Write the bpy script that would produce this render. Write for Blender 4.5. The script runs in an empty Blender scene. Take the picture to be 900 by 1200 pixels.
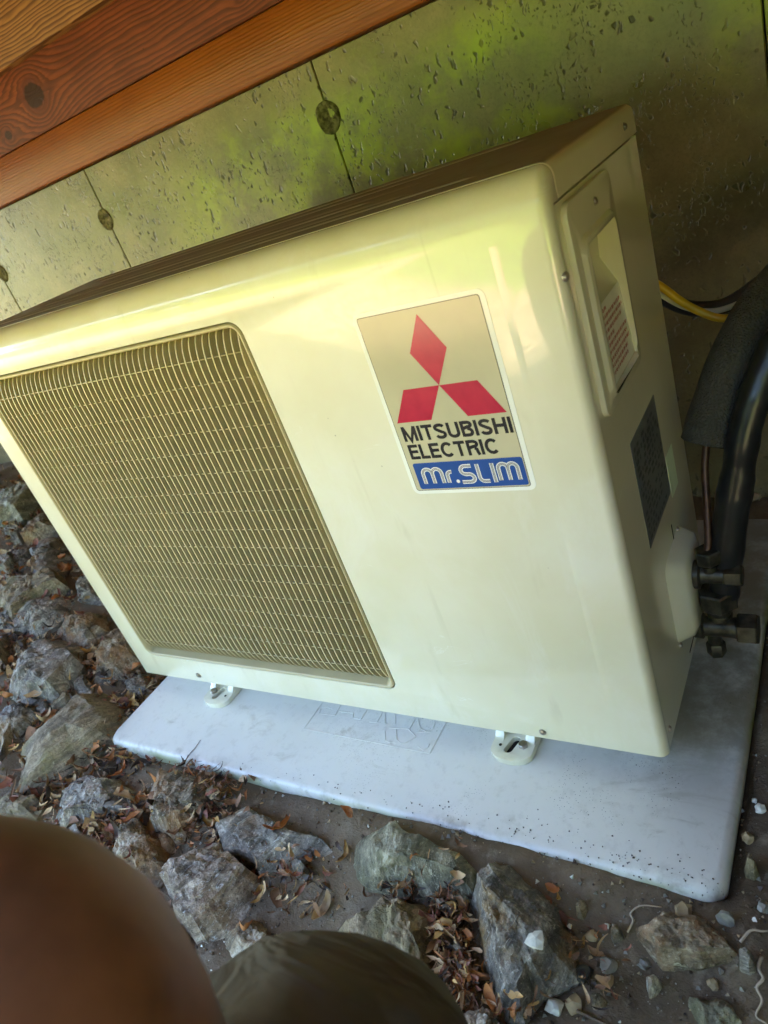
import bpy, bmesh, math, random
from mathutils import Vector, Matrix, noise
random.seed(7)
PI = math.pi
S = bpy.context.scene
COL = S.collection

# ------------------------------------------------------------------ camera
CR = Vector((0.82566537, 0.46199251, -0.32378946))     # camera right
CD = Vector((-0.01848309, -0.55147191, -0.83398867))   # camera down
CF = Vector((-0.56385731, 0.6945802, -0.44679221))     # camera forward
CC = Vector((1.05903396, -0.52874883, 0.65909911))
FPX = 849.705
cam = bpy.data.cameras.new('camera')
cam.sensor_fit = 'VERTICAL'; cam.sensor_height = 24.0; cam.sensor_width = 18.0
cam.lens = FPX / 1200 * 24.0
cam.clip_start = 0.02; cam.clip_end = 500
cam.dof.use_dof = True; cam.dof.focus_distance = 0.85; cam.dof.aperture_fstop = 5.6
co = bpy.data.objects.new('camera', cam); COL.objects.link(co)
m = Matrix((( CR.x, -CD.x, -CF.x, CC.x), (CR.y, -CD.y, -CF.y, CC.y), (CR.z, -CD.z, -CF.z, CC.z), (0, 0, 0, 1)))
co.matrix_world = m
S.camera = co

# ------------------------------------------------------------------ light
SUN_EL, SUN_AZ = math.radians(60), math.radians(20)   # azimuth measured from +Y towards -X
w = bpy.data.worlds.new('World'); S.world = w; w.use_nodes = True
wn = w.node_tree
sky = wn.nodes.new('ShaderNodeTexSky'); sky.sky_type = 'NISHITA'; sky.sun_disc = False
sky.sun_elevation = SUN_EL; sky.sun_rotation = -SUN_AZ
bg = wn.nodes['Background']; bg.inputs['Strength'].default_value = 0.12
wn.links.new(sky.outputs[0], bg.inputs['Color'])
sd = bpy.data.lights.new('sun', 'SUN'); sd.energy = 5.0; sd.angle = math.radians(0.5); sd.color = (1.0, 0.91, 0.78)
so = bpy.data.objects.new('sun', sd); COL.objects.link(so)
sdir = Vector((-math.sin(SUN_AZ) * math.cos(SUN_EL), math.cos(SUN_AZ) * math.cos(SUN_EL), math.sin(SUN_EL)))
so.rotation_euler = sdir.to_track_quat('Z', 'Y').to_euler(); so.location = (0, 0, 6)
S.view_settings.view_transform = 'Standard'; S.view_settings.look = 'None'
S.view_settings.gamma = 1.0; S.view_settings.use_curve_mapping = False
S.view_settings.exposure = 4.4
S.cycles.use_denoising = True
S.cycles.max_bounces = 8; S.cycles.diffuse_bounces = 5; S.cycles.glossy_bounces = 4
S.cycles.sample_clamp_indirect = 6.0
S.cycles.caustics_reflective = False; S.cycles.caustics_refractive = False

# ------------------------------------------------------------------ pixel helpers (photograph 900 x 1200)
def ray(u, v):
    return CF + CR * ((u - 450) / FPX) + CD * ((v - 600) / FPX)
def on_plane(u, v, ax, val):
    d = ray(u, v); t = (val - CC[ax]) / d[ax]
    return CC + d * t

# ------------------------------------------------------------------ material helpers
class NT:
    def __init__(self, name):
        self.m = bpy.data.materials.new(name); self.m.use_nodes = True
        self.t = self.m.node_tree; self.b = self.t.nodes['Principled BSDF']
        self._co = None
    def n(self, typ, **kw):
        nd = self.t.nodes.new('ShaderNode' + typ)
        for k, v in kw.items():
            if k.startswith('i_'):
                key = k[2:]
                key = int(key) if key.isdigit() else key.replace('_', ' ')
                self.set(nd.inputs[key], v)
            else:
                setattr(nd, k, v)
        return nd
    def set(self, sock, v):
        if isinstance(v, bpy.types.NodeSocket): self.t.links.new(v, sock)
        elif isinstance(v, bpy.types.Node): self.t.links.new(v.outputs[0], sock)
        else: sock.default_value = v
    def math(self, op, a, b=0.0, c=None, clamp=False):
        nd = self.n('Math', operation=op, use_clamp=clamp); self.set(nd.inputs[0], a); self.set(nd.inputs[1], b)
        if c is not None: self.set(nd.inputs[2], c)
        return nd.outputs[0]
    def coord(self, kind='Object', rnd=False, scale=(1, 1, 1)):
        if self._co is None: self._co = self.n('TexCoord')
        v = self._co.outputs[kind]
        if rnd:
            oi = self.n('ObjectInfo')
            ad = self.n('VectorMath', operation='ADD'); self.set(ad.inputs[0], v); self.set(ad.inputs[1], oi.outputs['Location']); v = ad.outputs[0]
        if scale != (1, 1, 1):
            mp = self.n('Mapping'); self.set(mp.inputs['Vector'], v); mp.inputs['Scale'].default_value = scale; v = mp.outputs[0]
        return v
    def noise(self, v, scale, detail=4, rough=.55, dist=0.0):
        nd = self.n('TexNoise'); self.set(nd.inputs['Vector'], v)
        nd.inputs['Scale'].default_value = scale; nd.inputs['Detail'].default_value = detail
        nd.inputs['Roughness'].default_value = rough; nd.inputs['Distortion'].default_value = dist
        return nd.outputs[0]
    def vor(self, v, scale, feature='F1', rand=1.0):
        nd = self.n('TexVoronoi', feature=feature); self.set(nd.inputs['Vector'], v); nd.inputs['Scale'].default_value = scale
        nd.inputs['Randomness'].default_value = rand
        return nd.outputs['Distance']
    def ramp(self, f, stops):
        nd = self.n('ValToRGB'); self.set(nd.inputs[0], f); cr = nd.color_ramp
        while len(cr.elements) < len(stops): cr.elements.new(.5)
        for e, (p, c) in zip(cr.elements, stops):
            e.position = p; e.color = (*c, 1) if len(c) == 3 else c
        return nd.outputs[0]
    def mask(self, f, lo, hi):
        nd = self.n('MapRange'); self.set(nd.inputs[0], f); nd.inputs[1].default_value = lo; nd.inputs[2].default_value = hi
        nd.interpolation_type = 'SMOOTHSTEP'
        return nd.outputs[0]
    def mix(self, f, a, b, mode='MIX'):
        nd = self.n('Mix', data_type='RGBA', blend_type=mode); self.set(nd.inputs[0], f)
        for i, v in ((6, a), (7, b)):
            if isinstance(v, tuple) and len(v) == 3: v = (*v, 1)
            self.set(nd.inputs[i], v)
        return nd.outputs[2]
    def bump(self, h, strength=.3, dist=.002, prev=None):
        nd = self.n('Bump'); self.set(nd.inputs['Height'], h); nd.inputs['Strength'].default_value = strength
        nd.inputs['Distance'].default_value = dist
        if prev is not None: self.set(nd.inputs['Normal'], prev)
        return nd.outputs[0]
    def done(self, color=None, rough=None, normal=None, metallic=None, spec=None, coat=None):
        b = self.b.inputs
        if color is not None:
            self.set(b['Base Color'], (*color, 1) if isinstance(color, tuple) and len(color) == 3 else color)
        if rough is not None: self.set(b['Roughness'], rough)
        if normal is not None: self.set(b['Normal'], normal)
        if metallic is not None: b['Metallic'].default_value = metallic
        if spec is not None: b['Specular IOR Level'].default_value = spec
        if coat is not None: b['Coat Weight'].default_value = coat; b['Coat Roughness'].default_value = .035
        return self.m

def plain(name, col, rough=.5, metallic=0.0, spec=None, var=.12, scale=40, bump=0.0):
    t = NT(name); v = t.coord(rnd=True)
    n = t.noise(v, scale, 5)
    c = t.mix(t.mask(n, .3, .7), tuple(x * (1 - var) for x in col), tuple(min(1, x * (1 + var)) for x in col))
    nm = t.bump(n, bump, .002) if bump else None
    r = t.math('ADD', t.math('MULTIPLY', n, .2), rough - .1)
    return t.done(c, r, nm, metallic, spec)

M = {}
IVORY = (.73, .675, .485)
def ivory(name, dust=0.0, rough=.16):
    t = NT(name); v = t.coord('Object')
    n1 = t.noise(v, 7, 5); n2 = t.noise(v, 160, 3); n3 = t.noise(t.coord('Object', scale=(1, 1, .25)), 30, 4)
    c = t.mix(t.mask(n1, .35, .7), IVORY, (.78, .735, .58))
    grime = t.mask(n3, .60, .80)
    c = t.mix(t.math('MULTIPLY', grime, .30), c, (.45, .38, .22))
    spk = t.mask(t.vor(v, 55), .06, .03)
    keep = t.mask(t.noise(v, 9, 2), .55, .62)
    c = t.mix(t.math('MULTIPLY', t.math('MULTIPLY', spk, keep), .55), c, (.16, .12, .07))
    sc1 = t.math('ABSOLUTE', t.math('SUBTRACT', t.noise(t.coord('Object', scale=(1, 1, 2.6)), 6, 5, .6, .8), .5))
    scf = t.math('MULTIPLY', t.mask(sc1, .006, .001), t.mask(t.noise(v, 13, 3), .60, .66))
    c = t.mix(t.math('MULTIPLY', scf, .6), c, (.86, .83, .74))
    sm = t.mask(t.noise(t.coord('Object', scale=(1, 1, .6)), 9, 6, .7, 1.2), .5, .66)
    c = t.mix(t.math('MULTIPLY', sm, .35), c, (.82, .78, .68))
    dr = t.mask(t.noise(t.coord('Object', scale=(1, 1, .06)), 70, 3), .60, .74)
    c = t.mix(t.math('MULTIPLY', t.math('MULTIPLY', dr, t.mask(n1, .45, .65)), .22), c, (.42, .36, .22))
    r = t.math('ADD', t.math('MULTIPLY', t.mask(n1, .4, .75), .10), rough)
    r = t.math('ADD', r, t.math('MULTIPLY', sm, .12))
    if dust:
        d = t.mask(t.noise(v, 14, 6, .65), .25, .75)
        up = t.mask(t.n('SeparateXYZ', i_0=t.n('NewGeometry').outputs['Normal']).outputs[2], .75, .98)
        f = t.math('MULTIPLY', up, t.math('ADD', t.math('MULTIPLY', d, .25), dust))
        c = t.mix(f, c, t.mix(d, (.15, .125, .10), (.26, .22, .175)))
        r = t.math('ADD', r, t.math('MULTIPLY', up, .3))
    w1 = t.bump(t.noise(v, 5.5, 2, .4), .05, .012)
    nm = t.bump(n2, .03, .0006, w1)
    return t.done(c, t.math('ADD', r, .12), nm, spec=.5 if not dust else .3, coat=.9 if not dust else .12)
M['ivory'] = ivory('ivory_paint')
M['ivory_lid'] = ivory('dusty_ivory_paint', dust=.80)
M['grille'] = plain('grille_plastic', (.50, .42, .24), .38, var=.05, scale=20)
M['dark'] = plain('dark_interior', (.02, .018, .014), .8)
M['screw'] = plain('screw_steel', (.42, .38, .32), .38, .9, var=.3)
M['hole'] = plain('dark_hole', (.012, .01, .008), .9)
M['sticker'] = plain('sticker_film', (.90, .88, .80), .14, var=.03, scale=9)
M['sticker_in'] = plain('sticker_silver', (.56, .50, .33), .16, var=.05, scale=14)
M['black_print'] = plain('black_print', (.018, .016, .016), .2, var=.1)
M['red_print'] = plain('red_print', (.50, .014, .045), .18, var=.08, scale=60)
M['blue_print'] = plain('blue_print', (.02, .075, .30), .2, var=.06)
M['warn_white'] = plain('warning_paper', (.88, .87, .78), .4, var=.04)
M['warn_red'] = plain('warning_red', (.45, .06, .03), .5, var=.2)
M['plate_dark'] = plain('nameplate_grey', (.15, .16, .17), .35, var=.15, scale=60)
M['plate_text'] = plain('nameplate_text', (.02, .02, .022), .4)
M['mint'] = plain('mint_sticker', (.74, .84, .62), .4, var=.08)
M['brass'] = plain('aged_brass', (.075, .066, .048), .45, .7, var=.45, scale=90, bump=.25)
M['copper'] = plain('dull_copper', (.085, .042, .024), .45, .7, var=.35, scale=60, bump=.2)
M['tape'] = plain('black_tape', (.012, .012, .012), .32, var=.3, scale=60, bump=.3)
M['cable_black'] = plain('black_conduit', (.018, .017, .015), .4, var=.3)
M['cable_yellow'] = plain('yellow_sheath', (.72, .44, .02), .38, var=.12)
M['cable_white'] = plain('white_sheath', (.62, .60, .48), .4, var=.1)

def m_foam():
    t = NT('foam_insulation'); v = t.coord('Object')
    n = t.vor(v, 420); n2 = t.noise(v, 40, 4)
    c = t.mix(n2, (.045, .041, .031), (.10, .092, .07))
    return t.done(c, .85, t.bump(n, .9, .002), spec=.25)
M['foam'] = m_foam()

def m_pad():
    t = NT('pad_plastic'); v = t.coord('Object')
    n1 = t.noise(v, 3.2, 5, .6, .4); n2 = t.noise(v, 22, 6, .65, .6); n3 = t.noise(v, 300, 2)
    c = t.mix(t.mask(n1, .35, .7), (.66, .63, .57), (.73, .70, .64))
    st = t.math('MULTIPLY', t.mask(n2, .58, .78), t.mask(n1, .42, .62))
    c = t.mix(t.math('MULTIPLY', st, .65), c, (.30, .235, .15))
    # grime towards the sheltered, damp rear of the slab (right and rear part)
    sx = t.n('SeparateXYZ', i_0=v)
    rear = t.math('MULTIPLY', t.mask(sx.outputs[1], -.10, .12), t.mask(sx.outputs[0], .70, .90))
    gn = t.mask(t.noise(v, 11, 6, .7), .22, .58)
    c = t.mix(t.math('MULTIPLY', t.math('MULTIPLY', rear, gn), .85), c, (.17, .145, .09))
    # small black specks, denser to the right
    dk = t.math('MAXIMUM', t.mask(t.vor(v, 120), .12, .06), t.mask(t.vor(v, 330), .20, .10))
    dm = t.math('MULTIPLY', t.mask(t.noise(v, 13, 3), .54, .66), t.mask(sx.outputs[0], .15, .8))
    c = t.mix(t.math('MULTIPLY', t.math('MULTIPLY', dk, dm), .9), c, (.05, .04, .03))
    # soil washed onto the front lip
    fr = t.math('MULTIPLY', t.mask(t.math('ADD', sx.outputs[1], t.math('MULTIPLY', n2, .06)), -.070, -.100), t.mask(t.noise(v, 17, 5, .7), .44, .62))
    c = t.mix(t.math('MULTIPLY', fr, .7), c, (.20, .155, .10))
    sm = t.math('MULTIPLY', t.mask(t.noise(t.coord('Object', scale=(1, 2.2, 1)), 6, 6, .7, 1.0),   .58, .72), .4)
    c = t.mix(sm, c, (.33, .29, .21))
    c = t.mix(t.math('MULTIPLY', t.mask(t.noise(v, 60, 5, .75), .5, .7), .18), c, (.30, .26, .2))
    # yellow-green tone low on the edge
    ed = t.math('MULTIPLY', t.mask(sx.outputs[2], -.036, -.044), t.mask(t.noise(v, 14, 4), .35, .6))
    c = t.mix(t.math('MULTIPLY', ed, .6), c, (.30, .33, .10))
    return t.done(c, t.math('ADD', t.math('MULTIPLY', n2, .25), .22), t.bump(n3, .05, .001), spec=.45)
M['pad'] = m_pad()

def m_concrete():
    t = NT('poured_concrete'); v = t.coord('Object')
    n0 = t.noise(v, 1.7, 5, .6, .3); n1 = t.noise(v, 9, 6, .6); n2 = t.noise(v, 120, 4)
    vs = t.coord('Object', scale=(1, 1, .12))
    streak = t.noise(vs, 24, 4)
    c = t.mix(t.mask(n1, .3, .7), (.125, .095, .050), (.225, .175, .100))
    c = t.mix(t.math('MULTIPLY', t.mask(t.noise(v, 3.1, 6, .7, .6), .46, .66), .55), c, (.07, .054, .027))
    c = t.mix(t.math('MULTIPLY', t.mask(streak, .5, .75), .4), c, (.12, .10, .055))
    # algae film; the lime band above the unit is painted green glow
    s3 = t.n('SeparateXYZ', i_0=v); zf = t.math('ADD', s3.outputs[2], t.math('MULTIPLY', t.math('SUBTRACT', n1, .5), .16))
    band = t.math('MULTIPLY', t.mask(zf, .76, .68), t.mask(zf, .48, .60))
    algae_glow = t.math('MULTIPLY', t.math('MULTIPLY', t.mask(n0, .38, .58), t.mask(t.noise(v, 7, 5, .65), .40, .62)), t.math('ADD', .06, t.math('MULTIPLY', band, t.mask(s3.outputs[0], -.25, .15))))
    c = t.mix(t.math('MULTIPLY', t.mask(t.noise(v, 210, 4, .7), .46, .66), .45), c, (.10, .08, .045))
    c = t.mix(t.math('MULTIPLY', algae_glow, 1.0, clamp=True), c, (.29, .33, .012))
    # blow holes and dirt flecks
    dv = t.n('VectorMath', operation='ADD'); t.set(dv.inputs[0], t.coord('Object', scale=(1.25, 1, .6)))
    dn = t.n('TexNoise'); t.set(dn.inputs['Vector'], v); dn.inputs['Scale'].default_value = 45
    sc = t.n('VectorMath', operation='SCALE'); t.set(sc.inputs[0], dn.outputs['Color']); sc.inputs['Scale'].default_value = .03
    t.set(dv.inputs[1], sc.outputs[0])
    p1 = t.mask(t.vor(dv.outputs[0], 75), .30, .16); k1 = t.mask(t.noise(v, 16, 3), .46, .58)
    p2 = t.mask(t.vor(dv.outputs[0], 170), .32, .18); k2 = t.mask(t.noise(v, 10, 3), .46, .60)
    p3 = t.mask(t.vor(dv.outputs[0], 36), .20, .12); k3 = t.mask(t.noise(v, 7, 2), .56, .64)
    pk = t.math('MAXIMUM', t.math('MAXIMUM', t.math('MULTIPLY', p1, k1), t.math('MULTIPLY', t.math('MULTIPLY', p2, k2), .8)), t.math('MULTIPLY', p3, k3))
    c = t.mix(t.math('MULTIPLY', pk, .82), c, (.04, .036, .017))
    h = t.math('SUBTRACT', t.math('MULTIPLY', n2, .35), pk)
    nm = t.bump(h, .55, .0024)
    r = t.math('ADD', .20, t.math('MULTIPLY', n1, .22))
    r = t.math('ADD', r, t.math('MULTIPLY', pk, .35))
    m_ = t.done(c, r, nm, spec=.6, coat=.12); t.b.inputs['Coat Roughness'].default_value = .2
    return m_
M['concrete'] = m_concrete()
M['plug'] = plain('tie_hole_mortar', (.115, .10, .055), .9, spec=.2, var=.7, scale=110, bump=1.0)

def m_wood(name, cols, ringscale, knots, rough, wob=.004, gscale=1.0, contrast=.5):
    """boards run along object x, face in x-z; flow lines part around knots (x, z, radius)."""
    t = NT(name); v = t.coord('Object'); s = t.n('SeparateXYZ', i_0=v); X, Z = s.outputs[0], s.outputs[2]
    nz = t.noise(t.coord('Object', scale=(2.2, 2.2, 6)), 1.6, 3)
    Z2 = t.math('ADD', Z, t.math('MULTIPLY', t.math('SUBTRACT', nz, .5), wob * 8))
    psi = Z2; kd = None
    for (kx, kz, kr) in knots:
        dx = t.math('MULTIPLY', t.math('SUBTRACT', X, kx), .72); dz = t.math('SUBTRACT', Z, kz)
        r2 = t.math('ADD', t.math('MULTIPLY', dx, dx), t.math('MULTIPLY', dz, dz))
        push = t.math('DIVIDE', kr * kr * 1.5, t.math('ADD', r2, kr * kr * .55))
        psi = t.math('SUBTRACT', psi, t.math('MULTIPLY', dz, push))
        rr = t.math('DIVIDE', t.math('SQRT', r2), kr)
        rr = t.math('ADD', rr, t.math('MULTIPLY', t.math('SUBTRACT', t.noise(v, 60, 3), .5), .35))
        kd = rr if kd is None else t.math('MINIMUM', kd, rr)
    ring = t.math('FRACT', t.math('ADD', t.math('MULTIPLY', psi, ringscale), t.math('MULTIPLY', t.noise(t.coord('Object', scale=(.05, 1, 1)), 34, 3), 3.0)))
    late = t.math('MULTIPLY', t.mask(ring, .15, .8), t.mask(ring, 1.0, .86))
    fib = t.noise(t.coord('Object', scale=(.06, 1, 1)), 420 * gscale, 3)
    blot = t.noise(v, 8, 4)
    c = t.mix(t.mask(blot, .3, .7), cols[0], cols[1])
    c = t.mix(t.math('MULTIPLY', late, contrast), c, cols[2])
    c = t.mix(t.math('MULTIPLY', t.mask(fib, .45, .75), .35), c, cols[3])
    h = t.math('ADD', t.math('MULTIPLY', fib, .4), t.math('MULTIPLY', late, .6))
    if kd is not None:
        c = t.mix(t.math('MULTIPLY', t.mask(kd, 1.0, .80), .8), c, (.10, .022, .010))
        c = t.mix(t.mask(kd, .66, .52), c, (.030, .007, .003))
        crk = t.math('MULTIPLY', t.mask(t.vor(v, 190), .10, .04), t.mask(kd, .6, .4))
        h = t.math('SUBTRACT', h, t.math('MULTIPLY', crk, 1.5))
    spots = t.math('MULTIPLY', t.mask(t.vor(v, 42), .085, .05), t.mask(t.noise(v, 12, 2), .55, .62))
    c = t.mix(t.math('MULTIPLY', spots, .8), c, (.03, .014, .006))
    return t.done(c, t.math('ADD', rough, t.math('MULTIPLY', fib, .15)), t.bump(h, .28, .0015), spec=.22)
M['wood_sill'] = m_wood('varnished_sill_wood', [(.20, .052, .003), (.25, .070, .005), (.12, .028, .002), (.13, .032, .003)], 190, [], .28, wob=.0015, contrast=.35)
M['wood_knotty'] = m_wood('knotty_red_wood', [(.135, .028, .009), (.20, .046, .015), (.045, .009, .004), (.07, .016, .006)], 130,
                          [(-.300, .928, .036), (-.43, .893, .014), (.25, .90, .010)], .55, wob=.003, contrast=.7)
M['wood_grain'] = m_wood('open_grain_wood', [(.25, .11, .034), (.32, .15, .05), (.07, .021, .007), (.13, .046, .015)], 150, [], .55, wob=.004, contrast=.85)

def m_soil():
    t = NT('damp_soil'); v = t.coord('Object'); s = t.n('SeparateXYZ', i_0=v)
    n1 = t.noise(v, 6, 6, .65); n2 = t.noise(v, 55, 6, .7); n3 = t.noise(v, 260, 4)
    c = t.mix(t.mask(n1, .3, .7), (.19, .135, .080), (.09, .062, .037))
    c = t.mix(t.mask(n2, .5, .75), c, (.23, .18, .125))
    c = t.mix(t.math('MULTIPLY', t.mask(t.vor(v, 240), .16, .09), t.mask(t.noise(v, 24, 2), .5, .6)), c, (.30, .27, .21))
    # sunlit yard past the house shade: leaves with dappled light painted in, then lawn
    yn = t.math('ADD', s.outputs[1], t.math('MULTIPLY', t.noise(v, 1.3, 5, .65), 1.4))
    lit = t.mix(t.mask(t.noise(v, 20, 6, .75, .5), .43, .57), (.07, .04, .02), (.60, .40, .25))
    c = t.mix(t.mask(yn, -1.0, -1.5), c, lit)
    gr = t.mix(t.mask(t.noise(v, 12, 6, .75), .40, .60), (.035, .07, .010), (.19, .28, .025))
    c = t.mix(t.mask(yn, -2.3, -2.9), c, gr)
    h = t.math('ADD', t.math('MULTIPLY', n2, 1.0), t.math('MULTIPLY', n3, .4))
    return t.done(c, t.math('ADD', .55, t.math('MULTIPLY', n1, .35)), t.bump(h, .7, .004), spec=.35)
M['soil'] = m_soil()

def m_rock(name, a, b, rust, rustamt, light, rough=.5, moss=0.0):
    a = (a[0] * .58, a[1] * .51, a[2] * .43); b = (b[0] * 1.3, b[1] * 1.16, b[2] * 1.02); light = (min(.8, light[0] * 1.4), min(.74, light[1] * 1.28), min(.66, light[2] * 1.15))
    t = NT(name); v = t.coord('Object', rnd=True)
    oi = t.n('ObjectInfo')
    rot = t.n('VectorRotate'); t.set(rot.inputs['Vector'], v); rot.rotation_type = 'EULER_XYZ'
    cm = t.n('CombineXYZ', i_0=t.math('MULTIPLY', oi.outputs['Random'], 1.2), i_1=t.math('MULTIPLY', oi.outputs['Random'], 2.3), i_2=t.math('MULTIPLY', oi.outputs['Random'], 6.0))
    t.set(rot.inputs['Rotation'], cm)
    mp = t.n('Mapping'); t.set(mp.inputs['Vector'], rot.outputs[0]); mp.inputs['Scale'].default_value = (.5, 1.0, 3.2)
    lay = t.noise(mp.outputs[0], 16, 7, .7, .6)
    n1 = t.noise(v, 13, 6, .65, .4); n2 = t.noise(v, 70, 6, .7); n3 = t.noise(v, 240, 4, .7)
    c = t.mix(t.mask(lay, .36, .64), a, b)
    c = t.mix(t.mask(t.math('ADD', lay, t.math('MULTIPLY', n3, .35)), .72, .84), c, light)
    c = t.mix(t.math('MULTIPLY', t.mask(n2, .35, .7), .55), c, tuple(x * .28 for x in a))
    c = t.mix(t.math('MULTIPLY', t.mask(n1, .56 - .12 * rustamt, .74 - .12 * rustamt), .35 + .6 * rustamt), c, rust)
    vein = t.math('ABSOLUTE', t.math('SUBTRACT', t.noise(mp.outputs[0], 7, 4, .6, 1.2), .5))
    c = t.mix(t.math('MULTIPLY', t.mask(vein, .008, .002), t.math('MULTIPLY', t.mask(n2, .45, .6), .6)), c, tuple(min(.7, x * 1.2) for x in light))
    c = t.mix(t.math('MULTIPLY', t.mask(n3, .55, .68), .45), c, light)
    c = t.mix(t.math('MULTIPLY', t.mask(n3, .45, .32), .6), c, tuple(x * .3 for x in a))
    # soil staining
    so_ = t.mask(t.noise(v, 24, 5, .7), .56, .72)
    c = t.mix(t.math('MULTIPLY', so_, .6), c, (.085, .06, .04))
    if moss:
        c = t.mix(t.math('MULTIPLY', t.mask(t.noise(v, 19, 5), .5, .65), moss), c, (.16, .16, .05))
    h = t.math('ADD', t.math('MULTIPLY', lay, 1.2), t.math('ADD', t.math('MULTIPLY', n2, .6), t.math('MULTIPLY', n3, .35)))
    r = t.math('ADD', rough - .16, t.math('MULTIPLY', n2, .5))
    return t.done(c, r, t.bump(h, 1.0, .006), spec=.6)
M['rock_grey'] = m_rock('grey_schist', (.17, .155, .13), (.36, .34, .30), (.27, .14, .055), .40, (.58, .55, .48), .42)
M['rock_rust'] = m_rock('rusty_schist', (.16, .13, .09), (.33, .27, .185), (.32, .15, .045), .80, (.46, .43, .36), .5)
M['rock_tan'] = m_rock('tan_stone', (.26, .21, .13), (.33, .27, .175), (.24, .17, .085), .3, (.36, .32, .22), .6, .35)
M['rock_green'] = m_rock('green_schist', (.16, .16, .11), (.28, .28, .20), (.23, .15, .05), .35, (.40, .41, .34), .45, .3)
M['rock_pink'] = m_rock('pinkish_gneiss', (.26, .21, .165), (.46, .39, .33), (.27, .17, .09), .5, (.58, .55, .50), .55)
M['rock_dark'] = m_rock('dark_schist', (.10, .095, .085), (.25, .24, .22), (.32, .18, .045), .50, (.40, .40, .38), .38)
M['quartz'] = plain('white_quartz', (.68, .66, .57), .35, var=.15, scale=120, bump=.4)
M['pebble_tan'] = plain('tan_pebble', (.34, .25, .13), .5, var=.25, scale=120, bump=.3)
M['pebble_grey'] = plain('grey_pebble', (.22, .20, .165), .5, var=.3, scale=120, bump=.4)
M['pebble_black'] = plain('black_cinder', (.02, .018, .016), .4, var=.4, scale=150, bump=.8)
def leafmat(name, a, b):
    t = NT(name); v = t.coord('Object', rnd=True); n = t.noise(v, 70, 5, .65)
    c = t.mix(t.mask(n, .3, .7), a, b)
    c = t.mix(t.math('MULTIPLY', t.mask(t.noise(v, 160, 3), .55, .7), .6), c, tuple(x * .35 for x in a))
    return t.done(c, .55, t.bump(n, .5, .002), spec=.4)
M['leaf_rust'] = leafmat('rust_leaf', (.38, .13, .035), (.50, .21, .07))
M['leaf_tan'] = leafmat('tan_leaf', (.46, .28, .14), (.58, .40, .22))
M['leaf_brown'] = leafmat('brown_leaf', (.18, .085, .04), (.29, .15, .075))
M['leaf_red'] = leafmat('red_brown_leaf', (.20, .06, .035), (.30, .12, .075))
M['leaf_ochre'] = leafmat('ochre_leaf', (.42, .23, .06), (.50, .31, .12))
M['leaf_black'] = leafmat('wet_black_leaf', (.035, .022, .016), (.075, .045, .03))
M['petal'] = leafmat('magenta_petal', (.34, .02, .10), (.45, .05, .16))
M['twig'] = plain('dry_twig', (.15, .095, .055), .7, var=.3)
M['root'] = plain('pale_root', (.42, .33, .24), .6, var=.2)
M['skin'] = plain('brown_skin', (.23, .095, .036), .55, var=.4, scale=14, bump=.1)
def m_cloth(name, col):
    t = NT(name); v = t.coord('Object')
    n = t.noise(v, 14, 4); f = t.noise(v, 900, 2)
    c = t.mix(t.mask(n, .3, .7), tuple(x * .85 for x in col), tuple(x * 1.15 for x in col))
    return t.done(c, .9, t.bump(f, .3, .0006, t.bump(t.noise(t.coord('Object', scale=(1, 2.5, 1)), 9, 3, .5, 1.0), .9, .03)), spec=.2)
M['olive_cloth'] = m_cloth('olive_cloth', (.095, .078, .045))
M['grey_cloth'] = m_cloth('grey_cloth', (.10, .10, .11))
M['hair'] = plain('dark_hair', (.02, .014, .01), .5)
M['siding'] = plain('house_siding', (.26, .15, .075), .6, var=.2, scale=3)
def m_leafg(name, a, b):
    t = NT(name); n = t.noise(t.coord('Object'), 2.5, 5, .7)
    m_ = t.done(t.mix(t.mask(n, .3, .7), a, b), .5, spec=.4)
    t.b.inputs['Transmission Weight'].default_value = 0
    return m_
M['green_leaf'] = m_leafg('green_foliage', (.06, .11, .013), (.155, .23, .022))
M['bark'] = plain('tree_bark', (.10, .075, .05), .85, var=.3, scale=8, bump=.8)

# ------------------------------------------------------------------ object helpers
def link(o, parent=None):
    COL.objects.link(o)
    if parent is not None:
        o.parent = parent
        o.matrix_parent_inverse = parent_world(parent).inverted()
    return o
def parent_world(o):
    mw = Matrix.Translation(o.location) @ o.rotation_euler.to_matrix().to_4x4()
    return mw if o.parent is None else parent_world(o.parent) @ o.matrix_parent_inverse.inverted() @ mw if False else mw
def finish(me, mat, smooth):
    if mat is not None:
        for x in (mat if isinstance(mat, (list, tuple)) else [mat]):
            me.materials.append(M[x] if isinstance(x, str) else x)
    if smooth is True:
        me.polygons.foreach_set('use_smooth', [True] * len(me.polygons))
    elif smooth:
        me.polygons.foreach_set('use_smooth', [True] * len(me.polygons))
        me.set_sharp_from_angle(angle=math.radians(smooth))
def obj(name, bm, mat, parent=None, smooth=35, origin=None):
    """bm is in world coordinates; origin moves the object's origin."""
    if origin is not None:
        bmesh.ops.translate(bm, verts=bm.verts, vec=-Vector(origin))
    bm.normal_update()
    me = bpy.data.meshes.new(name); bm.to_mesh(me); bm.free()
    finish(me, mat, smooth)
    o = bpy.data.objects.new(name, me)
    if origin is not None: o.location = origin
    return link(o, parent)
def obj_me(name, me, parent=None, loc=(0, 0, 0)):
    o = bpy.data.objects.new(name, me); o.location = loc
    return link(o, parent)
def thing(name, label, cat, loc=(0, 0, 0), group=None):
    o = bpy.data.objects.new(name, None); o.empty_display_size = .05; o.location = loc
    COL.objects.link(o); tag(o, label, cat, group)
    return o
def tag(o, label, cat, group=None):
    o['label'] = label; o['category'] = cat
    if group: o['group'] = group
    return o
def struct(o): o['kind'] = 'structure'; return o
def stuff(o): o['kind'] = 'stuff'; return o
def PM(parent, o):
    return o

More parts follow.
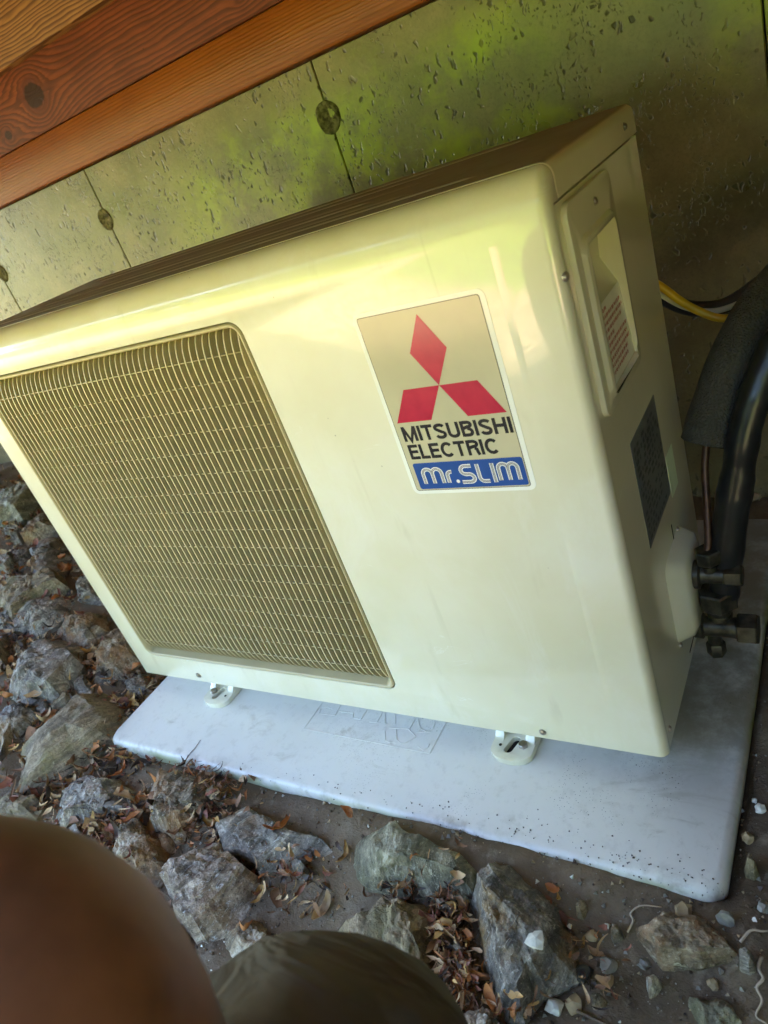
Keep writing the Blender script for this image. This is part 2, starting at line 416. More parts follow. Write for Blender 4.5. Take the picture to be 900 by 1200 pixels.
def box(bm, x0, x1, y0, y1, z0, z1, bev=0.0, seg=2):
    r = bmesh.ops.create_cube(bm, size=1.0)
    vs = r['verts']
    for v in vs:
        v.co = Vector((x0 if v.co.x < 0 else x1, y0 if v.co.y < 0 else y1, z0 if v.co.z < 0 else z1))
    if bev:
        es = list({e for v in vs for e in v.link_edges})
        bmesh.ops.bevel(bm, geom=es, offset=bev, segments=seg, profile=.5, affect='EDGES')
    return bm
def nb(): return bmesh.new()
def frame_of(d):
    d = Vector(d).normalized(); a = Vector((0, 0, 1)) if abs(d.z) < .9 else Vector((1, 0, 0))
    u = d.cross(a).normalized(); return d, u, d.cross(u)
def catmull(pts, n=6):
    pts = [Vector(p) for p in pts]; out = []
    P = [pts[0] * 2 - pts[1]] + pts + [pts[-1] * 2 - pts[-2]]
    for i in range(1, len(P) - 2):
        for k in range(n):
            t = k / n; a, b, c, d = P[i - 1], P[i], P[i + 1], P[i + 2]
            out.append(.5 * ((2 * b) + (c - a) * t + (2 * a - 5 * b + 4 * c - d) * t * t + (3 * b - a - 3 * c + d) * t ** 3))
    out.append(pts[-1]); return out
def tube(bm, pts, r, seg=14, caps=True):
    pts = [Vector(p) for p in pts]; n = len(pts)
    rs = r if isinstance(r, (list, tuple)) else [r] * n
    rings = []; u = None
    for i, p in enumerate(pts):
        d = (pts[min(i + 1, n - 1)] - pts[max(i - 1, 0)]).normalized()
        if u is None: _, u, _ = frame_of(d)
        u = (u - d * u.dot(d)).normalized(); v = d.cross(u)
        rings.append([bm.verts.new(p + (u * math.cos(2 * PI * k / seg) + v * math.sin(2 * PI * k / seg)) * rs[i]) for k in range(seg)])
    for a, b in zip(rings, rings[1:]):
        for k in range(seg): bm.faces.new((a[k], a[(k + 1) % seg], b[(k + 1) % seg], b[k]))
    if caps:
        bm.faces.new(list(reversed(rings[0]))); bm.faces.new(rings[-1])
    return bm
def lathe(bm, c, axis, prof, seg=20, phase=0.0):
    """prof: list of (distance along axis, radius)."""
    d, u, v = frame_of(axis); c = Vector(c); rings = []
    for (h, r) in prof:
        rings.append([bm.verts.new(c + d * h + (u * math.cos(2 * PI * k / seg + phase) + v * math.sin(2 * PI * k / seg + phase)) * r) for k in range(seg)])
    for a, b in zip(rings, rings[1:]):
        for k in range(seg): bm.faces.new((a[k], b[k], b[(k + 1) % seg], a[(k + 1) % seg]))
    bm.faces.new(rings[0]); bm.faces.new(list(reversed(rings[-1])))
    bmesh.ops.recalc_face_normals(bm, faces=bm.faces)
    return bm
def hexnut(bm, c, axis, h, r, phase=.3):
    return lathe(bm, c, axis, [(0, r * .9), (h * .08, r), (h * .92, r), (h, r * .9)], 6, phase)
def prism(bm, poly, fn, h):
    """poly: 2D points, fn(a, b, k) -> 3D with k in 0..1 thickness."""
    lo = [bm.verts.new(fn(a, b, 0)) for a, b in poly]; hi = [bm.verts.new(fn(a, b, 1)) for a, b in poly]
    n = len(poly)
    bm.faces.new(lo); bm.faces.new(list(reversed(hi)))
    for k in range(n): bm.faces.new((lo[k], hi[k], hi[(k + 1) % n], lo[(k + 1) % n]))
    bmesh.ops.recalc_face_normals(bm, faces=bm.faces)
    return bm
def rrect(x0, x1, z0, z1, r, n=6):
    out = []
    for cx, cz, a0 in ((x1 - r, z1 - r, 0), (x0 + r, z1 - r, 90), (x0 + r, z0 + r, 180), (x1 - r, z0 + r, 270)):
        for k in range(n + 1):
            a = math.radians(a0 + 90 * k / n); out.append((cx + r * math.cos(a), cz + r * math.sin(a)))
    return out
def mesh_of(bm, name='tmp'):
    me = bpy.data.meshes.new(name); bm.to_mesh(me); bm.free(); return me
def boolean(bm, cutters, bevel=0.0):
    """cutters: list of (bmesh, operation); returns the result as bmesh."""
    base = bpy.data.objects.new('b', mesh_of(bm)); COL.objects.link(base); cs = []
    for cbm, op in cutters:
        c = bpy.data.objects.new('c', mesh_of(cbm)); COL.objects.link(c); cs.append(c)
        md = base.modifiers.new('x', 'BOOLEAN'); md.object = c; md.operation = op; md.solver = 'EXACT'
    if bevel:
        md = base.modifiers.new('bv', 'BEVEL'); md.width = bevel; md.segments = 3; md.limit_method = 'ANGLE'; md.angle_limit = math.radians(38)
    dg = bpy.context.evaluated_depsgraph_get(); dg.update()
    me = bpy.data.meshes.new_from_object(base.evaluated_get(dg))
    out = bmesh.new(); out.from_mesh(me)
    for o in cs + [base]:
        d = o.data; bpy.data.objects.remove(o); bpy.data.meshes.remove(d)
    bpy.data.meshes.remove(me)
    return out

# ================================================================== THE SETTING
def sstep(a, b, x):
    t = max(0, min(1, (x - a) / (b - a))); return t * t * (3 - 2 * t)
def gz(x, y):
    z = -.066 + .017 * sstep(-.24, -.13, y) * sstep(.0, .35, x)
    if x < -.03:
        z += .20 * max(0.0, min(1.1, -.03 - x)) * (1 - .75 * sstep(-.30, -.75, y))
    if -.5 < y:
        z += .017 * math.exp(-((x - .80) / .14) ** 2 - ((y + .130) / .035) ** 2)
        z += .010 * math.exp(-((x - .55) / .10) ** 2 - ((y + .14) / .03) ** 2)
    if x > .94: z += .004
    f = 1 - .9 * sstep(1.0, 2.5, abs(x - .3)) * 1
    z += (.012 * noise.noise(Vector((x * 5, y * 5, 1.7))) + .006 * noise.noise(Vector((x * 17, y * 17, 3.1))) + .0022 * noise.noise(Vector((x * 60, y * 60, 9.1)))) * f
    # bed of the slab
    inx = sstep(-.02, .01, x) * (1 - sstep(.915, .945, x)); iny = sstep(-.116, -.098, y) * (1 - sstep(.49, .53, y))
    z -= inx * iny * max(0, z + .082)
    return z
def build_ground():
    def axis(a, b, st, ext):
        v = []; x = a
        while x < b + 1e-6: v.append(x); x += st
        lo, s = [], st
        x = a
        while x > -ext: s *= 1.45; x -= s; lo.append(x)
        hi, s, x = [], st, v[-1]
        while x < ext: s *= 1.45; x += s; hi.append(x)
        return lo[::-1] + v + hi
    xs = axis(-1.15, 1.25, .0095, 160); ys = axis(-.75, .62, .0095, 160)
    vs = [(x, y, gz(x, y)) for y in ys for x in xs]
    nx = len(xs)
    fs = [(j * nx + i, j * nx + i + 1, (j + 1) * nx + i + 1, (j + 1) * nx + i) for j in range(len(ys) - 1) for i in range(nx - 1)]
    me = bpy.data.meshes.new('ground'); me.from_pydata(vs, [], fs); finish(me, 'soil', True)
    struct(obj_me('ground', me))
build_ground()

def ground_hit(u, v, dz=0.0):
    d = ray(u, v); t = .25
    while t < 4.0:
        p = CC + d * t
        if p.z < gz(p.x, p.y) + dz: break
        t += .004
    return CC + d * (t - .002)

WY = .60
def build_wall():
    t = thing('concrete_wall', 'pitted mossy poured concrete foundation wall behind the cooling unit', 'wall', (.3, WY, -.1))
    seams = [-3.2, -2.5, -1.9, -1.32, -.72, -.268, .335, .957, 1.57, 2.18, 2.8, 3.4]
    for a, b in zip(seams, seams[1:]):
        bm = nb(); g = .0011
        off = random.uniform(-.0006, .0006)
        box(bm, a + g, b - g, WY + off, WY + .2, -.30, .779, .0012, 1)
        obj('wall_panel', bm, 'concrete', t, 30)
    bm = nb(); box(bm, seams[0], seams[-1], WY + .006, WY + .19, -.29, .776); obj('joint_filler', bm, 'hole', t)
    for (x, z, r) in ((.3334, .697, .0235), (-.2735, .680, .020), (-.712, .656, .019), (-.2735, .30, .02), (.335, .30, .02)):
        bm = nb(); n = 22; ctr = []
        rings = []
        for k, (rr, yy) in enumerate(((1.0, .0002), (.93, -.0016), (.75, -.0008), (.45, .0002))):
            rings.append([bm.verts.new((x + r * rr * (1 + .13 * noise.noise(Vector((math.cos(q) * 2, math.sin(q) * 2, x * 9)))) * math.cos(q),
                          WY + yy - .0006 + .0012 * noise.noise(Vector((q * 3, k, x))), z + r * rr * (1.1 + .15 * noise.noise(Vector((math.cos(q) * 2, math.sin(q) * 2, x * 7 + 3)))) * math.sin(q)))
                          for q in [2 * PI * i / n for i in range(n)]])
        for a, b in zip(rings, rings[1:]):
            for i in range(n): bm.faces.new((a[i], a[(i + 1) % n], b[(i + 1) % n], b[i]))
        bm.faces.new(rings[-1]); bmesh.ops.recalc_face_normals(bm, faces=bm.faces)
        if bm.faces[0].normal.y > 0: pass
        obj('tie_hole_patch', bm, 'plug', t, 60)
build_wall()

def board(name, label, z0, z1, y0, y1, mat, bev, wob=.0008, x0=-3.2, x1=3.4):
    bm = nb(); nx = 120; sec = [(y1, z0), (y0 + bev, z0), (y0 + bev * .3, z0 + bev * .3), (y0, z0 + bev), (y0, z1 - bev), (y0 + bev * .3, z1 - bev * .3), (y0 + bev, z1), (y1, z1)]
    rings = []
    for i in range(nx + 1):
        x = x0 + (x1 - x0) * i / nx
        rings.append([bm.verts.new((x, y + (wob * noise.noise(Vector((x * 3, z * 40, y * 9))) if y < y1 else 0), z + wob * noise.noise(Vector((x * 4, z * 33, 7))))) for y, z in sec])
    for a, b in zip(rings, rings[1:]):
        for k in range(len(sec)): bm.faces.new((a[k], b[k], b[(k + 1) % len(sec)], a[(k + 1) % len(sec)]))
    bm.faces.new(rings[0]); bm.faces.new(rings[-1]); bmesh.ops.recalc_face_normals(bm, faces=bm.faces)
    return tag(obj(name, bm, mat, None, 30), label, 'board')
board('sill_board', 'smooth orange-brown varnished board lying on top of the concrete wall', .782, .8635, .588, .74, 'wood_sill', .003)
board('rim_board', 'reddish board with a large dark knot above the orange sill board', .866, .984, .596, .74, 'wood_knotty', .003)
board('cladding_board', 'pale open-grained board at the top left corner above the knotty board', .9835, 1.13, .572, .74, 'wood_grain', .004)

# the house above: its overhang and wall shade this place
hs = thing('house', 'timber house above the wall whose overhang shades the cooling unit', 'house', (.3, .74, 1.13))
bm = nb(); box(bm, -3.2, 3.4, -.74, .74, 1.135, 1.30, .004); obj('overhang', bm, 'siding', hs)
bm = nb(); box(bm, -3.2, 3.4, -.775, -.743, .93, 1.34, .004); obj('shade_fascia', bm, 'siding', hs)  # unseen board added to shade the upper front panel
bm = nb(); box(bm, -3.2, 3.4, .30, 4.5, 1.302, 3.6, .004); obj('upper_wall', bm, 'siding', hs)

bm = nb(); box(bm, 1.62, 1.98, -1.0, .598, -.30, 1.13, .004)  # unseen block, added to keep light off the right side of the unit
tag(obj('shade_wall', bm, 'concrete', None, 30), 'unseen concrete wall added right of the cooling unit to darken its side', 'wall')

# sunlit trees and shrubs beyond the yard (seen only as light and reflections)
def build_wood():
    rnd = random.Random(3); vs, fs = [], []
    def leafcloud(c, rx, ry, rz, n, s):
        for _ in range(n):
            while True:
                p = Vector((rnd.uniform(-1, 1), rnd.uniform(-1, 1), rnd.uniform(-1, 1)))
                if .25 < p.length < 1: break
            k = 1 + .25 * noise.noise(p * 2.5 + Vector(c))
            p = Vector((c[0] + p.x * rx * k, c[1] + p.y * ry * k, c[2] + p.z * rz * k))
            if p.z < 0: continue
            a = Vector((rnd.gauss(0, 1), rnd.gauss(0, 1), rnd.gauss(0, 1))).normalized(); _, u, v = frame_of(a)
            i = len(vs); ss = s * rnd.uniform(.6, 1.3)
            vs.extend([p - u * ss, p + v * ss * .5, p + u * ss, p - v * ss * .5]); fs.append((i, i + 1, i + 2, i + 3))
    for k in range(34):
        x = -11 + k * .75 + rnd.uniform(-.4, .4); y = -rnd.uniform(6.0, 9.0) + .02 * (x * x) * .3
        leafcloud((x, y, rnd.uniform(.4, .9)), rnd.uniform(.8, 1.4), .8, rnd.uniform(.8, 1.5), 420, .10)
    for k in range(22):
        x = -18 + k * 1.75 + rnd.uniform(-.6, .6); y = -rnd.uniform(9.5, 13)
        leafcloud((x, y, rnd.uniform(2.4, 3.8)), rnd.uniform(1.8, 2.6), 2.0, rnd.uniform(1.9, 2.8), 1500, .19)
    me = bpy.data.meshes.new('woodland'); me.from_pydata(vs, [], fs); finish(me, 'green_leaf', False)
    stuff(tag(obj_me('woodland', me), 'sunlit green shrubs and trees beyond the yard', 'woodland'))
build_wood()

# ================================================================== EQUIPMENT PAD
PZ = -.0345
def build_pad():
    t = thing('equipment_pad', 'light grey plastic slab half buried in soil under the cooling unit', 'pad', (.475, .19, PZ - .05))
    bm = nb()
    x0, x1, y0, y1 = .004, .936, -.119, .512
    # slab with rounded corners and edge, a little uneven along its rim
    def ring(ins, z, r):
        base = rrect(x0 + ins, x1 - ins, y0 + ins, y1 - ins, r, 6); out = []
        n = len(base)
        for k in range(n):
            a, b = Vector(base[k]), Vector(base[(k + 1) % n]); st = max(1, int((b - a).length / .02))
            for i in range(st): out.append(a.lerp(b, i / st))
        return out
    prof = [(.006, -.09, .02), (.001, -.052, .022), (.0, -.046, .022), (.0012, -.0400, .022), (.0045, -.0362, .020), (.010, -.0345, .016)]
    n0 = None; rings = []
    ref = ring(0, 0, .022); cen = Vector(((x0 + x1) / 2, (y0 + y1) / 2))
    for ins, z, r in prof:
        rr = []
        for p in ref:
            q = Vector((max(x0 + ins, min(x1 - ins, p.x)), max(y0 + ins, min(y1 - ins, p.y))))
            d = (cen - p); q = p + Vector((math.copysign(1, d.x) * ins if (p.x - x0 < .023 or x1 - p.x < .023) else 0, math.copysign(1, d.y) * ins if (p.y - y0 < .023 or y1 - p.y < .023) else 0))
            wv = .0022 * noise.noise(Vector((p.x * 9, p.y * 9, 2)))
            rr.append(bm.verts.new((q.x + wv * .5, q.y + wv, z)))
        rings.append(rr)
    n = len(ref)
    for a, b in zip(rings, rings[1:]):
        for k in range(n): bm.faces.new((a[k], a[(k + 1) % n], b[(k + 1) % n], b[k]))
    bm.faces.new(rings[-1]); bm.faces.new(list(reversed(rings[0])))
    obj('slab', bm, 'pad', t, 50)
    # moulded outline and moulded lettering strokes
    def px(pts, ox, oy, s): return [on_plane(ox + a / s, oy + b / s, 2, PZ) for a, b in pts]
    def rib(pts, wd, h, name):
        bm = nb(); pts = [Vector((p.x, p.y, 0)) for p in pts]
        L, Rr = [], []
        for i, p in enumerate(pts):
            d = (pts[min(i + 1, len(pts) - 1)] - pts[max(i - 1, 0)]).normalized(); nn = Vector((-d.y, d.x, 0))
            L.append(p + nn * wd); Rr.append(p - nn * wd)
        loops = []
        for q, z, k in ((L, PZ - .001, 1), (L, PZ + h, .55), (Rr, PZ + h, .55), (Rr, PZ - .001, 1)):
            loops.append([bm.verts.new((p.x + (a.x - p.x) * k, p.y + (a.y - p.y) * k, z)) for a, p in zip(q, pts)])
        for a, b in zip(loops, loops[1:]):
            for i in range(len(pts) - 1): bm.faces.new((a[i], a[i + 1], b[i + 1], b[i]))
        bmesh.ops.recalc_face_normals(bm, faces=bm.faces)
        return obj(name, bm, 'pad', t, 30)
    e = [on_plane(u, v, 2, PZ) for u, v in ((357, 853), (503, 884))]
    ya = (e[0].y + e[1].y) / 2; xa, xb = e[0].x, e[1].x
    for seg in ([(xa, .12), (xa, ya)], [(xa, ya), (xb, ya)], [(xb, ya), (xb, .12)]):
        rib([Vector((a, b, PZ)) for a, b in seg], .0009, .0006, 'moulded_outline')
    strokes = [[(120, 132), (132, 100), (165, 92), (200, 105)], [(120, 132), (215, 142), (250, 75)], [(235, 118), (322, 128), (318, 154)], [(325, 160), (365, 165), (405, 105)],
               [(415, 180), (460, 183), (495, 118)], [(505, 110), (505, 190), (520, 191)], [(565, 122), (566, 190)], [(530, 215), (650, 222), (690, 150)],
               [(505, 235), (510, 290), (530, 300), (570, 302)], [(572, 225), (575, 285), (600, 305), (630, 303), (688, 266)], [(640, 220), (688, 266)],
               [(700, 165), (712, 218), (750, 237), (790, 215), (800, 180)], [(690, 240), (720, 240), (770, 240)], [(700, 325), (730, 345), (760, 330), (765, 310)]]
    for s in strokes: rib(px(s, 350, 810, 5.0), .0007, .0006, 'moulded_letter_stroke')
build_pad()

# ================================================================== OUTDOOR UNIT
W, H, D = .87, .600, .2827
unit = thing('outdoor_cooling_unit', 'ivory metal air conditioner outdoor unit with louvred grille standing on grey slab', 'air conditioner', (W / 2, D / 2, PZ))
def solid(inset=0.0, zt=H, rt=.030, rs=.010):
    bm = nb(); i = inset
    r = bmesh.ops.create_cube(bm, size=1)
    for v in r['verts']:
        v.co = Vector((i if v.co.x < 0 else W - i, i if v.co.y < 0 else D - i, 0 if v.co.z < 0 else zt - i))
    def on(e, f): return all(f(v.co) for v in e.verts)
    es = [e for e in bm.edges if on(e, lambda c: abs(c.y - i) < 1e-6 and abs(c.z - (zt - i)) < 1e-6)]
    bmesh.ops.bevel(bm, geom=es, offset=rt, segments=9, profile=.5, affect='EDGES')
    es = []
    for e in bm.edges:
        if on(e, lambda c: abs(c.x - i) < 1e-6) or on(e, lambda c: abs(c.x - (W - i)) < 1e-6):
            if on(e, lambda c: abs(c.z) < 1e-6) or on(e, lambda c: abs(c.y - (D - i)) < 1e-6): continue
            es.append(e)
    bmesh.ops.bevel(bm, geom=es, offset=rs, segments=7, profile=.5, affect='EDGES')
    return bm
GX0, GX1, GZ0, GZ1 = .046, .545, .046, .546
def gcut(y0, y1, ins=0.0, r=.016):
    bm = nb(); poly = rrect(GX0 + ins, GX1 - ins, GZ0 + ins, GZ1 - ins, r)
    return prism(bm, poly, lambda a, b, k: (a, y0 + (y1 - y0) * k, b), 1)
def lbox(parts):
    bm = nb()
    for p in parts: box(bm, *p)
    return bm
def lshape():
    bm = nb(); poly = [(-.05, -.05), (.012, -.05), (.012, .5715), (.0235, .5715), (.0235, .7), (-.05, .7)]
    return prism(bm, poly, lambda a, b, k: (-.1 + 1.1 * k, a, b), 1)
fp = boolean(solid(), [(lshape(), 'INTERSECT'), (gcut(-.02, .05), 'DIFFERENCE')], .0012)
front = obj('front_panel', fp, 'ivory', unit, 40)
# shallow pressed crease near the right edge
bm = nb()
for xx, hw in ((.8215, .0034),):
    prof = [(-hw, .0000), (-hw * .4, -.00012), (hw * .4, -.00012), (hw, .0000)]
    lo = [bm.verts.new((xx + a, b, .06)) for a, b in prof]; hi = [bm.verts.new((xx + a, b, .555)) for a, b in prof]
    for k in range(3): bm.faces.new((lo[k], lo[k + 1], hi[k + 1], hi[k]))
obj('pressed_crease', bm, 'ivory', front, True)
# handle pocket cutter
def pocket():
    bm = nb(); poly = [(.90, .529), (.876, .529), (.857, .517), (.855, .496), (.8675, .470), (.8708, .402), (.90, .402)]
    r = prism(bm, poly, lambda a, b, k: (a, .051 + (.142 - .051) * k, b), 1)
    return r
body = boolean(solid(.0012, H - .001), [(lbox([(-.1, 1.0, .0132, .4, -.05, .5700)]), 'INTERSECT'), (gcut(0, .062, -.004), 'DIFFERENCE'), (lbox([(.845, .90, .0400, .1480, .3980, .5340)]), 'DIFFERENCE')], .0)
casing = obj('casing', body, 'ivory', unit, 40)
lid = obj('top_panel', boolean(solid(), [(lbox([(-.1, 1.0, .0245, .4, .5722, .7)]), 'INTERSECT')], .0009), 'ivory_lid', unit, 40)
for i, (yy, wd, xa, xb) in enumerate(((.058, .0035, .02, .80), (.085, .005, .03, .72), (.118, .0035, .10, .66), (.150, .006, .03, .70), (.205, .004, .12, .69), (.245, .0035, .06, .78))):
    bm = nb(); prof = [(-wd, -.0004), (-wd * .5, .0012), (wd * .5, .0012), (wd, -.0004)]
    xs = [xa, xa + .012] + [xb - .012, xb]; rr = []
    for k, x in enumerate(xs):
        f = 0 if k in (0, 3) else 1
        rr.append([bm.verts.new((x, yy + a, H + (b if b < 0 else b * f))) for a, b in prof])
    for a, b in zip(rr, rr[1:]):
        for k in range(3): bm.faces.new((a[k], a[k + 1], b[k + 1], b[k]))
    bmesh.ops.recalc_face_normals(bm, faces=bm.faces)
    obj('pressed_ridge', bm, 'ivory_lid', lid, True)

# grille
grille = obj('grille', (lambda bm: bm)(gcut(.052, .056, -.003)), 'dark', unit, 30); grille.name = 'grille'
bm = nb(); rings = []
for ins, y, r in ((.0016, .020, .0145), (.0016, .0006, .0145), (.0028, -.0012, .0135), (.0046, -.0012, .012), (.006, .0004, .011), (.0155, .0105, .006), (.0155, .03, .006)):
    iz = min(ins, .0075); il = min(ins, .009)
    rings.append([bm.verts.new((a, y, b)) for a, b in rrect(GX0 + il, GX1 - ins, GZ0 + iz, GZ1 - iz, r)])
for a, b in zip(rings, rings[1:]):
    for k in range(len(a)): bm.faces.new((a[k], a[(k + 1) % len(a)], b[(k + 1) % len(a)], b[k]))
bmesh.ops.recalc_face_normals(bm, faces=bm.faces)
obj('grille_frame', bm, 'grille', grille, 30)
def fin_mesh():
    th = .00105; z0, z1 = GZ0 + .0052, GZ1 - .0062; R1 = .048
    fr = []
    for k in range(9):
        a = (1 - k / 8) * PI / 2; fr.append((.019 * (1 - math.cos(a)), z0 + R1 * (1 - math.sin(a))))
    for k in range(9):
        a = (k / 8) * PI / 2; fr.append((.019 * (1 - math.cos(a)), z1 - R1 * (1 - math.sin(a))))
    bm = nb()
    L = []
    for sx in (-1, 1):
        f0 = [bm.verts.new((sx * th * .88, y - .0006, z)) for y, z in fr]
        f1 = [bm.verts.new((sx * th, y + .0006, z)) for y, z in fr]
        bk = [bm.verts.new((sx * th, max(y + .012, .026), z)) for y, z in fr]
        L.append((f0, f1, bk))
    (a0, a1, a2), (b0, b1, b2) = L
    for p, q in ((a2, a1), (a1, a0), (a0, b0), (b0, b1), (b1, b2)):
        for i in range(len(fr) - 1): bm.faces.new((p[i], p[i + 1], q[i + 1], q[i]))
    for i in (0, -1):
        bm.faces.new([x[i] for x in (a2, a1, a0, b0, b1, b2)])
    bmesh.ops.recalc_face_normals(bm, faces=bm.faces)
    me = mesh_of(bm, 'fin'); finish(me, 'grille', 45); return me
fm = fin_mesh()
NF = 46; FX0, FX1 = GX0 + .0125, GX1 - .0135
for i in range(NF):
    obj_me('fin', fm, grille, (FX0 + (FX1 - FX0) * i / (NF - 1), -.0004, 0))
bm = nb(); tube(bm, [(GX0 + .012, 0, 0), (GX1 - .012, 0, 0)], .0009, 8); rm = mesh_of(bm, 'rod'); finish(rm, 'grille', True)
for i in range(17):
    obj_me('rod', rm, grille, (0, .0030, .5135 - i * .0272))

# screws on the unit
def screw(parent, c, axis, r=.0042, name='screw'):
    bm = nb(); lathe(bm, c, axis, [(-.001, r * 1.25), (.0004, r * 1.25), (.0006, r), (.0018, r * .92), (.0026, r * .55)], 14)
    s = obj(name, bm, 'screw', parent, 40)
    return s
screw(front, (.7319, 0, .0105), (0, -1, 0), .0036); screw(front, (.1483, 0, .0140), (0, -1, 0))
screw(lid, (W, .240, .5845), (1, 0, 0), .003)
screw(front, (W - .0008, .0065, .520), (1, -.25, 0), .0032)
screw(casing, (W - .0012, .187, .166), (1, 0, 0), .0035); screw(casing, (W - .0012, .118, .053), (1, 0, 0), .0035); screw(casing, (W - .0012, .0245, .019), (1, 0, 0), .0032)

# carrying handle cover
hp = nb(); prism(hp, rrect(.0235, .152, .390, .5665, .011), lambda a, b, k: (.866 + (.8735 - .866) * k, a, b), 1)
# swollen grip frame round the pocket
gf = nb(); poly = rrect(.0330, .1480, .3950, .5400, .016)
lo = [gf.verts.new((.870, a, b)) for a, b in poly]
hi = [gf.verts.new((.8768, .0905 + (a - .0905) * .86, .4675 + (b - .4675) * .92)) for a, b in poly]
gf.faces.new(lo); gf.faces.new(list(reversed(hi)))
for k in range(len(poly)): gf.faces.new((lo[k], hi[k], hi[(k + 1) % len(poly)], lo[(k + 1) % len(poly)]))
bmesh.ops.recalc_face_normals(gf, faces=gf.faces)
hc = boolean(hp, [(gf, 'UNION'), (lbox([(.8455, .8710, .0405, .1475, .3985, .5335)]), 'UNION'), (pocket(), 'DIFFERENCE')], .0020)
handle = obj('handle_cover', hc, 'ivory', unit, 45)
screw(handle, (.8732, .097, .5515), (1, 0, 0), .0030)
# warning label lies on the sloping floor of the pocket
d_ = Vector((.8708 - .8675, 0, .402 - .470)).normalized(); nrm = Vector((-d_.z, 0, d_.x)).normalized()
if nrm.x < 0: nrm = -nrm
o_ = Vector((.8675, 0, .470)) - d_ * .022 + nrm * .0004
def sl(a, b, k=0): return o_ + d_ * b + Vector((0, a, 0)) + nrm * k
bm = nb(); vs_ = [bm.verts.new(sl(a, b)) for a, b in ((.060, .020), (.060, .089), (.1395, .089), (.1395, .020))]; bm.faces.new(vs_)
bmesh.ops.recalc_face_normals(bm, faces=bm.faces)
wl = obj('warning_label', bm, 'warn_white', handle)
bm = nb(); rnd = random.Random(5)
rows = [.35, .95, 1, .9, .45, 1, .95, 1, .85, .8]
for r_i, ln in enumerate(rows):
    b0 = .0245 + r_i * .0060; a = .0640; end = a + .072 * ln
    while a < end:
        wd = min(rnd.uniform(.0022, .0068), end - a); 
        nl = max(1, int(wd / .0011))
        for q in range(nl):
            aa = a + q * wd / nl; hh = rnd.choice((.0030, .0034, .0026))
            f = [bm.verts.new(sl(x, y, .0002)) for x, y in ((aa, b0), (aa, b0 + hh), (aa + wd / nl * .72, b0 + hh), (aa + wd / nl * .72, b0))]; bm.faces.new(f)
        a += wd + .0013
bmesh.ops.recalc_face_normals(bm, faces=bm.faces)
obj('warning_print', bm, 'warn_red', wl)

# nameplate and small sticker on the side
def splate(name, y0, y1, z0, z1, x, mat, parent):
    bm = nb(); prism(bm, rrect(y0, y1, z0, z1, .0015, 2), lambda a, b, k: (x - .0006 + .0009 * k, a, b), 1)
    return obj(name, bm, mat, parent)
SX = W - .0012
npl = splate('nameplate', .0795, .1865, .2165, .3365, SX, 'plate_dark', casing)
bm = nb(); rnd = random.Random(11)
for r_i in range(15):
    z = .327 - r_i * .0072; a = .086; end = .18
    while a < end:
        wd = rnd.uniform(.003, .013)
        if rnd.random() < .8:
            for q in range(int(wd / .0013)):
                aa = a + q * .0013; h2 = .0042 if r_i not in (1, 2) else .0055
                f = [bm.verts.new((SX + .00055, y, zz)) for y, zz in ((aa, z), (aa + .0009, z), (aa + .0009, z - h2 * rnd.uniform(.7, 1)), (aa, z - h2))]; bm.faces.new(f)
        a += wd + .004
bmesh.ops.recalc_face_normals(bm, faces=bm.faces)
obj('nameplate_print', bm, 'plate_text', npl)
splate('sticker', .1905, .2240, .206, .258, SX, 'mint', casing)

# valve cover, valves
bm = nb()
base = [(y, z) for y, z in rrect(.110, .205, .054, .168, .016, 4)]; topp = [(y, z) for y, z in rrect(.126, .196, .064, .156, .014, 4)]
lo = [bm.verts.new((SX - .002, a, b)) for a, b in base]; md_ = [bm.verts.new((SX + .016, a * .40 + c * .60, b * .40 + d * .60)) for (a, b), (c, d) in zip(base, topp)]
hi = [bm.verts.new((SX + .0195, a * .94 + .158 * .06, b * .94 + .110 * .06)) for a, b in topp]
n_ = len(lo); bm.faces.new(list(reversed(hi)))
for A, B in ((lo, md_), (md_, hi)):
    for k in range(n_): bm.faces.new((A[k], B[k], B[(k + 1) % n_], A[(k + 1) % n_]))
bmesh.ops.recalc_face_normals(bm, faces=bm.faces)
vc = obj('valve_cover', bm, 'ivory', unit, 50)
bm = nb(); box(bm, SX - .0004, SX + .0004, .166, .1685, .145, .186); obj('panel_slot', bm, 'hole', casing)
bm = nb(); box(bm, SX - .0004, SX + .0004, .150, .205, .012, .0145); obj('panel_slot', bm, 'hole', casing)
vy = .152
def part(name, fn, mat, parent, sm=35):
    bm = nb(); fn(bm); bmesh.ops.recalc_face_normals(bm, faces=bm.faces); return obj(name, bm, mat, parent, sm)
v1 = part('liquid_stop_valve', lambda b: (lathe(b, (.886, vy, .130), (1, 0, 0), [(0, .012), (.003, .0165), (.008, .0165), (.010, .011), (.013, .0098), (.038, .0098)], 20)), 'brass', unit)
part('valve_cap', lambda b: hexnut(b, (.919, vy, .130), (1, 0, 0), .018, .0125), 'brass', v1)
part('flare_nut', lambda b: (lathe(b, (.905, vy, .136), (0, 0, 1), [(0, .0085), (.010, .0085), (.010, .011)], 16), hexnut(b, (.905, vy, .147), (0, 0, 1), .017, .0135)), 'brass', v1)
v2 = part('gas_stop_valve', lambda b: lathe(b, (.880, vy, .055), (1, 0, 0), [(0, .0145), (.009, .0150), (.011, .0118), (.040, .0118), (.043, .0125), (.052, .0125)], 20), 'brass', unit)
part('valve_cap', lambda b: hexnut(b, (.925, vy, .055), (1, 0, 0), .021, .0185), 'brass', v2)
part('service_port', lambda b: (lathe(b, (.899, vy, .047), (0, 0, -1), [(0, .008), (.014, .0075), (.014, .008), (.020, .008)], 14), hexnut(b, (.899, vy, .032), (0, 0, -1), .018, .0105)), 'brass', v2)
